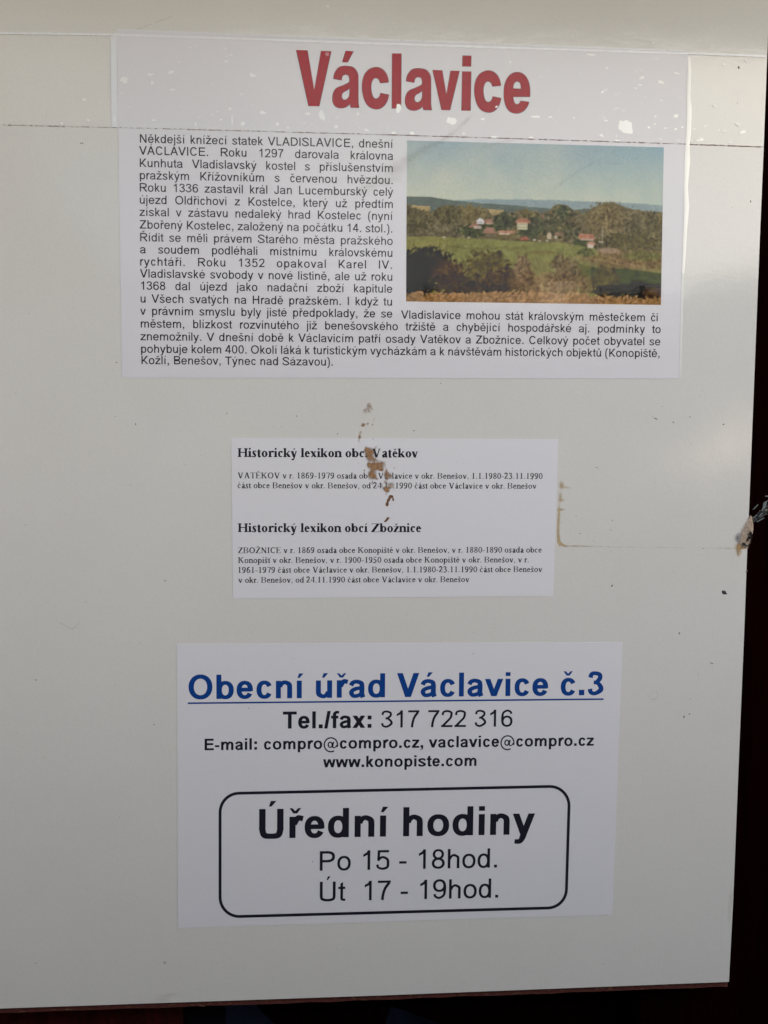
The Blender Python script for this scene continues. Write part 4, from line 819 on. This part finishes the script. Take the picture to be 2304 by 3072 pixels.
blobs_mesh('air_bubble', [blob(1413/1.44, 235/1.44, 6, 5)], YTP-0.00002, M_BUBR, tape); blobs_mesh('air_bubble', [blob(1152+62/1.44, 458/1.44, 6, 6)], YTP-0.00003, M_BUBR, tape)
faint = []
for k in range(150):
    px = random.uniform(380, 2280); py = 120+(px-350)*0.032+random.uniform(0, 250); s_ = random.uniform(1.2, 4.2)*(1.2 if px > 1400 else 0.9)
    if 870 < px < 1610 and 150 < py < 350: continue
    faint.append(blob(px, py, s_*random.uniform(.8, 2), s_*.7, 7, random.uniform(-.6, .6)))
o = blobs_mesh('air_bubble', faint, YTP-0.000012, M_BUBF, tape); o['kind'] = 'stuff'

# clear cover strip down the right-hand side of the top sheet, standing a little off the board: a ridge with its glare put into the colour
cover = empty('clear_film_edge', (P(2040, 1130)[0], -0.0003, P(2040, 1130)[1]), 'milky upright fold of clear film with painted glare along the right side of the top sheet', 'plastic film')
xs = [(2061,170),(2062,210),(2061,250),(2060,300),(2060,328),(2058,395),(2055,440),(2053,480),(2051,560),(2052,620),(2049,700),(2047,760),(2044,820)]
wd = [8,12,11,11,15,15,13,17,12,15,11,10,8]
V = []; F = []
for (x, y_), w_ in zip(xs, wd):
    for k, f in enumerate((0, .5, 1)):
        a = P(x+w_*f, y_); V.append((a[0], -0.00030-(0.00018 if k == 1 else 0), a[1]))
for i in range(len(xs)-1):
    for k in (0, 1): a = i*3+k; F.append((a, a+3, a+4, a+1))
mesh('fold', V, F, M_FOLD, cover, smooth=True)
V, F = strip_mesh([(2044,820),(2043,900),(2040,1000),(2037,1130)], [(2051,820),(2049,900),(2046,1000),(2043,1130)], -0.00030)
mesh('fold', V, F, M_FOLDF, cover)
# clear film over the top sheet below the tape
V, F = strip_mesh([(356,385),(1100,404),(2054,434)], [(367,1133),(1100,1134),(2037,1136)], -0.00025)
mesh('film_pane', V, F, M_FILM, cover)

# ------------------------------------------------------------------ stains
def decal(name, blobs, mat, y, label, cat, res=2.2, pad=1.6, parent=None, relief=0.0):
    """blobs = (px, py, rx, ry, rot, strength); a fine sheet of dirt whose cover comes from the blobs"""
    x0 = min(b[0]-max(b[2], b[3])*pad for b in blobs); x1 = max(b[0]+max(b[2], b[3])*pad for b in blobs)
    y0 = min(b[1]-max(b[2], b[3])*pad for b in blobs); y1 = max(b[1]+max(b[2], b[3])*pad for b in blobs)
    nx = int((x1-x0)/res)+2; ny = int((y1-y0)/res)+2
    X, Y = np.meshgrid(np.linspace(x0, x1, nx), np.linspace(y0, y1, ny)); c = np.zeros_like(X)
    for (bx, by, rx, ry, rot, st) in blobs:
        dx = X-bx; dy = Y-by; u = (dx*math.cos(rot)+dy*math.sin(rot))/rx; v = (-dx*math.sin(rot)+dy*math.cos(rot))/ry
        c = 1-(1-np.minimum(c, .999))*(1-np.minimum(st, .999)*np.exp(-(u*u+v*v)*1.1)) if st < 1 else np.maximum(c, st*np.exp(-(u*u+v*v)*1.1))
    c[c < 0.03] = 0
    idx = -np.ones((ny, nx), int); V = []; A = []; F = []
    keep = np.zeros((ny-1, nx-1), bool)
    keep |= (c[:-1, :-1] > 0) | (c[1:, :-1] > 0) | (c[:-1, 1:] > 0) | (c[1:, 1:] > 0)
    for j, i in zip(*np.nonzero(keep)):
        f = []
        for (jj, ii) in ((j+1, i), (j+1, i+1), (j, i+1), (j, i)):
            if idx[jj, ii] < 0:
                idx[jj, ii] = len(V); a = P(X[jj, ii], Y[jj, ii]); V.append((a[0], y-relief*min(c[jj, ii], 1)*random.uniform(.3, 1), a[1])); A.append(c[jj, ii])
            f.append(idx[jj, ii])
        F.append(f)
    o = mesh(name, V, F, mat, parent)
    at = o.data.attributes.new('cover', 'FLOAT', 'POINT'); at.data.foreach_set('value', np.array(A, np.float32))
    if parent is None: tag(o, label, cat)
    return o
def z5(x, y): return (1000+x/5.267, 1180+y/5.267)
mud = [(*z5(x, y), rx/5.267*1.05, ry/5.267*1.05, rot, st*(1.0 if y < 800 else 1.08)) for x, y, rx, ry, rot, st in (
    (570,180,50,60,0,.36),(500,280,70,75,0,.36),(590,260,50,90,0,.34),(640,420,14,70,0,.34),(470,500,42,38,0,.72),(545,480,30,22,0,.5),(618,500,20,30,0,.42),(425,620,28,35,.3,.42),(415,690,30,55,.1,.58),(400,760,14,30,0,.4),(630,720,22,20,0,.45),
    (530,900,40,60,-.3,.75),(590,930,62,70,0,.72),(680,850,30,50,.3,.36),(560,1010,60,45,.4,.68),(640,1060,80,60,0,.5),(640,1150,75,60,.4,.98),(720,1150,70,60,0,.78),(560,1130,35,45,0,.6),(780,1110,60,50,0,.45),(760,1210,45,30,.3,.6),
    (488,1220,16,20,0,.7),(620,1300,70,55,0,.85),(600,1240,50,50,0,.55),(690,1350,40,22,.4,.5),(615,1420,18,45,0,.45),(840,1230,28,50,0,.52),(850,1290,60,45,0,.58),(900,1300,55,40,0,.42),(820,1400,50,40,0,.42),(910,1450,60,45,0,.45),(850,1350,25,30,0,.5),
    (835,1510,55,40,.1,.82),(850,1540,40,30,0,.6),(835,1590,20,26,0,.4),(960,1180,22,30,0,.36),(400,1105,15,14,0,.5))]
M_MUD = decal_material('brown_mud', (0.165, 0.064, 0.018), (0.43, 0.27, 0.15), 560, 0.95, 0.24, 0.85, 0.36)
M_MUD2 = decal_material('dense_brown_mud', (0.11, 0.045, 0.020), (0.20, 0.10, 0.05), 900, 1.0, 0.15, 0.85, 0.16)
M_SMUDGE = decal_material('grey_brown_smudge', (0.42, 0.35, 0.28), (0.54, 0.47, 0.40), 220, 0.19, 0.5, 0.7, 0.35)
M_RUST = decal_material('ochre_water_stain', (0.46, 0.30, 0.12), (0.55, 0.42, 0.23), 300, 0.75, 0.35, 0.6, 0.22)
md = decal('mud_splash', mud, M_MUD, -0.00028, 'brown dried mud smear running down over the upper heading of the middle sheet', 'mud stain', res=1.6)
decal('worn_print', [(*z5(x, y), rx/5.267, ry/5.267, r, s_) for x, y, rx, ry, r, s_ in ((560,930,90,70,0,.9),(590,1310,60,60,0,.9),(870,1310,75,45,0,.85),(900,1450,75,50,0,.9),(770,1450,25,40,0,.7))],
      decal_material('scuffed_paper', (0.56,0.53,0.50), (0.62,0.60,0.58), 500, 0.85, 0.25, 0.7, 0.3), -0.00026, '', '', res=2, parent=md)
lump = [(*z5(x, y), rx/5.267, ry/5.267, rot, st) for x, y, rx, ry, rot, st in ((910,1630,38,26,0,1.3),(875,1680,22,55,.5,1.4),(850,1750,24,38,.1,1.4),(945,1680,20,34,0,.8))]
decal('mud_crumb', lump, M_MUD2, -0.00029, 'hook-shaped brown mud crumb below the small print of the middle sheet', 'mud stain', res=1.2)
lump = [(*z5(x, y), rx/5.267, ry/5.267, rot, st) for x, y, rx, ry, rot, st in ((850,1990,20,40,.6,1.1),(820,2020,26,16,-.5,.9),(868,1970,18,14,0,.8))]
decal('mud_crumb', lump, M_MUD2, -0.00029, 'small brown mud crumb just above the lower heading of the middle sheet', 'mud stain', res=1.2)
decal('water_stain', [(1504+x/2.0637, 1200+y/2.0637, rx/2.0637, ry/2.0637, r, s_) for x, y, rx, ry, r, s_ in (
    (372,525,18,26,0,.62),(400,542,40,9,.1,.42),(366,600,14,40,0,.52),(375,620,26,10,0,.42),(358,700,9,60,0,.62),(372,678,28,9,0,.55),(352,790,9,80,0,.78),(355,860,10,40,-.1,.85),(366,886,22,9,.7,.85),(385,900,24,7,.25,.75),
    (440,904,60,6,0,.5),(520,906,70,5,0,.46),(640,908,90,4,0,.30),(780,910,110,4,0,.26),(940,912,110,4,0,.24),(1100,914,110,4,0,.23),(1260,916,100,4,0,.24),(1400,918,90,6,0,.36),(1470,930,22,45,0,.62),(1480,905,30,18,0,.6))],
    M_RUST, -0.00006, 'thin ochre water stain beside the right edge of the middle sheet', 'stain', res=1.3)
decal('crease_smudge', [(px, py, rx, ry, r, s_) for px, py, rx, ry, r, s_ in ((1395,365,26,5,-.75,.7),(1350,405,40,5,-.6,.55),(1290,440,60,9,-.45,.55),(1225,478,50,14,-.45,.68),(1185,510,36,16,-.2,.75),(1150,545,50,12,-.2,.6),(1100,565,45,8,-.3,.42),(1500,430,60,4,-.2,.3),
      (1760,500,70,3,-.5,.30),(1700,540,40,3,-.6,.28),(1830,490,50,3,.1,.26))], M_SMUDGE, -0.00034, 'faint brown diagonal smudge between the title and the landscape picture', 'stain', res=2.0)
decal('thumb_smudge', [(505, 2985, 28, 6, -.1, .6), (485, 3000, 24, 9, 0, .5)], M_SMUDGE, -0.00005, 'small grey smudge on the white face just above the lower edge', 'stain', res=2.0)
decal('edge_rub', [(2193, 2695, 4, 26, 0, .7), (2188, 2730, 5, 30, 0, .5)], M_SMUDGE, -0.00005, 'tiny brown rub mark at the right-hand edge near the lower corner', 'stain', res=1.2)

# specks: insects and grit
mb = MB()
def speck(px, py, r, ry=None, rot=0):
    o_ = [P(*q) for q in blob(px, py, r, ry or r, 7, rot, .3)][::-1]; c = P(px, py); n = len(mb.V)
    V = [(x, -0.00003, z) for x, z in o_]+[(c[0], -0.0003-0.00012*r*.3, c[1])]; mb.add(V, [(i, (i+1) % 7, 7) for i in range(7)])
for q in ((2216,203,3,4),(2252,604,2.2,3.2),(2240,1714,2.5,5,.4),(2109,1645,2.5,1.2),(2068,2142,2,2),(2052,2150,1.5,5,.3),(108,2040,2,2),(462,2174,2,1.5),(496,1742,3,1.5),(247,430,2,2),(242,430,1.5,1.5),(1242,1292,2.2,2.5),(1597,1438,3,1.2),
          (1013,1301,1.5,2),(2020,1267,4,1.2,.5),(1968,1256,6,1,.3),(1833,1590,3,1),(1790,1402,4,1,.2),(1740,1600,3,1),(2170,1273,3,1.5),(2070,1251,1.5,2),(1837,1561,1.6,1.6),(1836,1757,2,4,.5),(2135,1990,5,1,.2),(2038,1900,2,4,.4),(680,1240,2,2),(890,1248,2,2),
          (746,2124,1.2,6,.35),(938,2585,1.6,6,.3),(880,1975,2,2),(1420,1960,4,1,.4),(407,1273,1.2,4,-.3),(350,1088,3,1.2),(345,1250,1.5,1),(1130,2080,1.5,1),(1540,2020,1.2,1.2),(1322,1150,2,1),(345,2055,1.2,1.2),(106,2890,1.5,1.5),(1480,2290,1,1),
          (955,130,2,1.6),(1610,265,2,2),(1440,420,3,1)): speck(*q)
for k in range(110):
    px = random.uniform(20, 2200); py = random.uniform(470, 2900)
    speck(px, py, random.uniform(.6, 1.5), random.uniform(.5, 1.4), random.uniform(0, 3))
o = mb.build('dirt_specks', solid('dark_grit', (0.19, 0.145, 0.11), 0.9, 0.1, var=(500, 0.5))); tag(o, 'tiny dark specks of dirt scattered over the white board', 'dirt', kind='stuff')
mb = MB(); speck(2173, 1777, 7, 5.5, .3); speck(2168, 1774, 3, 3); speck(2178, 1781, 3, 3)
o = mb.build('dirt_clot', solid('black_clot', (0.03, 0.025, 0.03), 0.6, 0.3)); tag(o, 'single black clot of dirt near the right edge below the damaged spot', 'dirt')

# ------------------------------------------------------------------ damaged spot on the right edge
def z4(x, y): return (2100+x/7.373, 1400+y/7.373)
def lumpy(name, cx, cy, rx, ry, th, mat, parent, rot=0.0, seed=1, nu=14, nv=7, y=0.0, jag=.25):
    r = random.Random(seed); V = []; F = []; c = P(cx, cy); s_ = DIST/FPX
    for j in range(nv+1):
        ph = j/nv*math.pi/2
        for i in range(nu):
            a = 2*math.pi*i/nu; k = 1+jag*(r.random()-.5)*2
            ex = rx*s_*math.sin(ph)*math.cos(a)*k; ez = ry*s_*math.sin(ph)*math.sin(a)*k
            V.append((c[0]+ex*math.cos(rot)-ez*math.sin(rot), y-th*math.cos(ph)*(1+.3*(r.random()-.5)), c[1]+ex*math.sin(rot)+ez*math.cos(rot)))
    for j in range(nv):
        for i in range(nu): F.append((j*nu+i, (j+1)*nu+i, (j+1)*nu+(i+1) % nu, j*nu+(i+1) % nu))
    return mesh(name, V, F, mat, parent, smooth=True)
dmg = empty('edge_damage', (P(2210, 1600)[0], 0, P(2210, 1600)[1]), 'broken beige and black spot with bared filler on the right edge of the board', 'damaged edge')
M_BEIGE = solid('bared_beige_filler', (0.50, 0.38, 0.28), 0.8, 0.2, bumps=[(900, 0.6, 0.0004)], var=(350, 0.7))
M_GREYB = solid('dented_grey_laminate', (0.30, 0.29, 0.30), 0.5, 0.3, bumps=[(500, 0.4, 0.0004)], var=(250, 0.6))
M_BLACK = solid('black_dirt', (0.010, 0.008, 0.012), 0.5, 0.3)
M_OCHRE = solid('ochre_filler', (0.46, 0.27, 0.13), 0.85, 0.2, var=(400, 0.7))
def flake(name, pts4, yf, yb, mat):
    mb = MB(); p_ = [P(*z4(*q)) for q in pts4]
    a = sum(p_[i][0]*p_[(i+1) % len(p_)][1]-p_[(i+1) % len(p_)][0]*p_[i][1] for i in range(len(p_)))
    if a < 0: p_ = p_[::-1]
    mb.slab(p_, yf, yb); return mb.build(name, mat, dmg)
flake('filler', [(1092,1150),(1112,1100),(1135,1092),(1150,1140),(1158,1200),(1178,1290),(1176,1400),(1158,1480),(1130,1560),(1090,1640),(1060,1720),(1030,1700),(1050,1500),(1065,1300)], -0.0002, 0.002, M_BEIGE)
def zb4(L): return [(*z4(x, y), rx/7.373, ry/7.373, rot, st) for x, y, rx, ry, rot, st in L]
decal('bared_filler', zb4([(1090,1180,60,110,.25,.62),(1060,1330,90,110,.2,.85),(980,1450,90,120,.3,.80),(1100,1400,60,120,.1,1.0),(930,1600,80,90,.2,.85),(1010,1640,90,90,0,.95),(900,1700,60,40,0,.8),(1010,1770,50,30,0,.7)]),
      decal_material('bared_beige', (0.40, 0.30, 0.22), (0.60, 0.50, 0.41), 500, 0.95, 0.35, 0.8, 0.22), -0.0003, '', '', res=.9, parent=dmg, relief=0.0006)
decal('ochre_streak', zb4([(860,1740,50,60,0,.9),(850,1840,34,80,.05,.85),(845,1930,16,50,0,.7),(920,1780,60,40,.3,.7),(1120,1300,26,60,.1,.7),(1010,1800,60,24,-.2,.7)]),
      decal_material('ochre', (0.36, 0.21, 0.09), (0.55, 0.38, 0.22), 500, 0.85, 0.35, 0.8, 0.2), -0.0002, '', '', res=.9, parent=dmg, relief=0.0002)
decal('grey_dent', zb4([(830,1570,50,75,.2,.85),(860,1490,30,40,0,.55),(850,1640,30,40,0,.6)]),
      decal_material('dented_grey', (0.17, 0.165, 0.19), (0.30, 0.29, 0.31), 260, 0.85, 0.45, 0.6, 0.1), -0.0006, '', '', res=.9, parent=dmg, relief=0.0003)
decal('black_clot', zb4([(1095,1480,36,60,.1,1.0),(1075,1560,45,34,0,1.0),(1040,1620,34,34,0,.9),(1120,1530,20,40,0,.8),(960,1710,40,30,.4,1.0),(1000,1745,40,24,.2,1.0),(925,1690,18,22,0,.7),(940,1440,8,8,0,.6),(985,1560,7,9,0,.6),(960,1600,8,6,0,.6),(900,1640,12,9,0,.6)]),
      decal_material('black_clotted_dirt', (0.008, 0.006, 0.010), (0.03, 0.022, 0.022), 900, 1.0, 0.15, 0.6, 0.25), -0.0012, '', '', res=.8, parent=dmg, relief=0.0008)
# torn clear film hanging over the dark post beside it
shred = empty('torn_film', (P(2280, 1540)[0], 0.003, P(2280, 1540)[1]), 'crumpled shreds of clear film caught on the dark wood right of the damaged spot', 'plastic film')
M_SHRED = film_material('crumpled_clear_film', (0.7,0.7,0.72), 1.6, 0.12, 0.10, (0.35,0.38,0.40), bumpscale=300)
M_SHREDB = film_material('bright_film_shred', (0.6,0.6,0.6), 1.6, 0.2, 0.75, (0.30,0.34,0.34), bumpscale=300)
for q, mt, yy in (([(1180,960),(1210,920),(1260,870),(1305,830),(1300,860),(1260,900),(1220,940)], M_SHREDB, .001), ([(1345,970),(1375,880),(1385,800),(1440,760),(1470,765),(1450,820),(1440,900),(1400,930),(1370,975)], M_SHREDB, -.001),
                  ([(1430,655),(1460,640),(1510,640),(1510,665),(1470,668)], M_SHREDB, 0), ([(1440,800),(1480,770),(1530,820),(1530,900),(1450,930)], M_SHRED, .002),
                  ([(1160,1230),(1220,1120),(1300,1040),(1400,950),(1530,880),(1530,1060),(1420,1110),(1300,1180),(1230,1240),(1190,1330),(1165,1320)], M_SHRED, .002),
                  ([(1250,1215),(1330,1170),(1420,1120),(1425,1135),(1330,1195),(1260,1228)], M_SHREDB, 0), ([(1310,1100),(1400,1020),(1410,1035),(1330,1110)], M_SHREDB, .001), ([(1200,1130),(1280,1060),(1290,1075),(1215,1145)], M_SHREDB, .0015), ([(1470,760),(1500,740),(1530,740),(1530,760)], M_SHREDB, 0)):
    mb = MB(); p_ = [P(*z4(*a)) for a in q]; a = sum(p_[i][0]*p_[(i+1) % len(p_)][1]-p_[(i+1) % len(p_)][0]*p_[i][1] for i in range(len(p_)))
    if a < 0: p_ = p_[::-1]
    mb.slab(p_, yy, yy+0.0002); mb.build('shred', mt, shred)

# ------------------------------------------------------------------ dark wooden stand behind the board
stand = empty('wooden_stand', (0.1, 0.05, 0.0), 'dark stained wooden stand behind and below the white board', 'stand')
def plank(x0, x1, y0, y1, z0, z1, mat, name='plank'):
    mb = MB(); b_ = 0.002
    P8 = []
    for z in (z0, z1): P8.append([(x0+b_, y0, z), (x1-b_, y0, z), (x1, y0+b_, z), (x1, y1, z), (x0, y1, z), (x0, y0+b_, z)])
    V = P8[0]+P8[1]; F = [(5,4,3,2,1,0), (6,7,8,9,10,11)]+[(i, (i+1) % 6, (i+1) % 6+6, i+6) for i in range(6)]
    mb.add(V, F); return mb.build(name, mat, stand)
xp = edge_x(1.4)
plank(xp-0.05, xp+0.055, 0.020, 0.065, 0.0, ZT+0.05, M_DARKWOOD, 'post')
plank(-0.62, -0.52, 0.020, 0.065, 0.0, ZT+0.05, M_DARKWOOD, 'post')
zbm = zb-0.03
plank(-0.80, xp+0.30, -0.46, 0.12, 1.812, 1.84, M_ROOF, 'shade_roof_board')  # unseen eave, added and sized to darken the board's top
gx0, gx1, gx2, gx3 = P(550, 3060, 0.06)[0], P(705, 3060, 0.06)[0], P(1040, 3060, 0.06)[0], P(1152, 3060, 0.06)[0]
plank(-0.52, -0.36, 0.052, 0.074, 0.0, ZT, M_REDWOOD); plank(-0.358, -0.235, 0.055, 0.077, 0.0, ZT, M_REDWOOD); plank(-0.233, gx0, 0.052, 0.074, 0.0, ZT, M_REDWOOD)
# slanted braces leave blue gaps
def slant(pts, y0, y1, mat, name='brace'):
    mb = MB(); p_ = [P(x, y, y0) for x, y in pts]; a = sum(p_[i][0]*p_[(i+1) % len(p_)][1]-p_[(i+1) % len(p_)][0]*p_[i][1] for i in range(len(p_)))
    if a < 0: p_ = p_[::-1]
    mb.slab(p_, y0, y1); return mb.build(name, mat, stand)
slant([(560,3200),(560,2900),(670,2900),(672,3200)], 0.062, 0.075, M_NAVY if False else solid('black_blue_wood', (0.0022,0.0026,0.006), .8, .1))
slant([(740,2980),(1180,2980),(1152,3090),(1152,3200),(1050,3200),(830,3076),(790,3040)], 0.055, 0.075, M_DARKWOOD)
slant([(1100,2970),(1460,2970),(2400,2970),(2400,3300),(1420,3300),(1330,3072),(1275,3055),(1210,3030),(1152,3014)], 0.050, 0.075, M_DARKWOOD)
mb = MB(); mb.box(-0.30, 0.25, 0.11, 0.13, 0.3, zb+0.05)
o = mb.build('blue_panel', M_NAVY); tag(o, 'dark blue surface glimpsed through the gaps under the lower edge of the board', 'panel')

# ------------------------------------------------------------------ ground, and an added leafy screen that shades and mirrors in the face
mg = solid('dark_soil_ground', (0.060, 0.055, 0.045), 0.95, 0.1, bumps=[(40, 0.6, 0.02)], var=(8, 0.6))
n = 24; V = []; F = []
for j in range(n+1):
    for i in range(n+1): V.append((-40+80*i/n, -60+80*j/n, 0.0))
for j in range(n):
    for i in range(n): a = j*(n+1)+i; F.append((a, a+1, a+n+2, a+n+1))
o = mesh('ground', V, F, mg, origin=(0, 0, 0)); tag(o, kind='structure')
def reflect_dir(px, py):
    """where the mirror image seen at this spot of the board stands"""
    x, z = P(px, py); d = Vector((x, 0, z))-CAM; return Vector((x, 0, z)), Vector((d.x, -d.y, d.z)).normalized()
M_LEAF = solid('shade_hedge_leaves', (0.030, 0.045, 0.020), 0.5, 0.3, var=(3, 0.5)); M_BARK = solid('bark', (0.05, 0.038, 0.028), 0.9, 0.1, var=(20, .5))
hd = empty('shade_hedge', (0, -.97, 0), 'added dark leafy screen behind the viewer, shading the lower board and mirrored low in it', 'shade_hedge')
r = np.random.default_rng(5); N = 46000
hx = r.uniform(-2.2, 2.2, N); prof = np.interp(hx, [-2.2, -.62, -.50, -.41, -.31, -.15, .32, .48, .59, .75, .85, 2.2], [2.35, 2.15, 1.90, 1.74, 1.65, 1.61, 1.60, 1.63, 1.66, 1.66, 1.54, 1.45])
hz = np.where(r.random(N) < .35, prof-np.abs(r.normal(0, .05, N)), r.uniform(0.05, 1, N)*prof); hy = -0.97+r.uniform(-.16, .16, N)
k_ = np.arange(N) < 9000          # added wing coming forward on the left, to darken the board's lower left
hx = np.where(k_, -0.62+r.uniform(-.06, .06, N), hx); hy = np.where(k_, r.uniform(-.95, -.10, N), hy); hz = np.where(k_, r.uniform(.3, 1.45, N), hz)
a_ = r.normal(size=(N, 3)); a_ /= np.linalg.norm(a_, axis=1)[:, None]; b_ = np.cross(a_, r.normal(size=(N, 3))); b_ /= np.linalg.norm(b_, axis=1)[:, None]
sz = r.uniform(.02, .045, N)[:, None]; p_ = np.stack((hx, hy, np.maximum(hz, .06)), 1)
V = np.stack((p_-a_*sz, p_+b_*sz*.55, p_+a_*sz, p_-b_*sz*.55), 1).reshape(-1, 3); F = np.arange(4*N).reshape(N, 4)
o = mesh('foliage', V, F, M_LEAF, hd); o['kind'] = 'stuff'
for k in range(9):
    x0 = -2.0+k*.5+random.uniform(-.1, .1); mb = MB(); ring_ = []
    for (x, y, z, rr_) in ((x0, -.97, 0, .035), (x0+random.uniform(-.1, .1), -.95, .8, .025), (x0+random.uniform(-.2, .2), -.99, 1.40, .010)):
        ring_ += [(x+rr_*math.cos(t*math.pi/3), y+rr_*math.sin(t*math.pi/3), z) for t in range(6)]
    mb.add(ring_, [(j*6+i, j*6+(i+1) % 6, j*6+(i+1) % 6+6, j*6+i+6) for j in range(2) for i in range(6)]); mb.build('stem', M_BARK, hd)
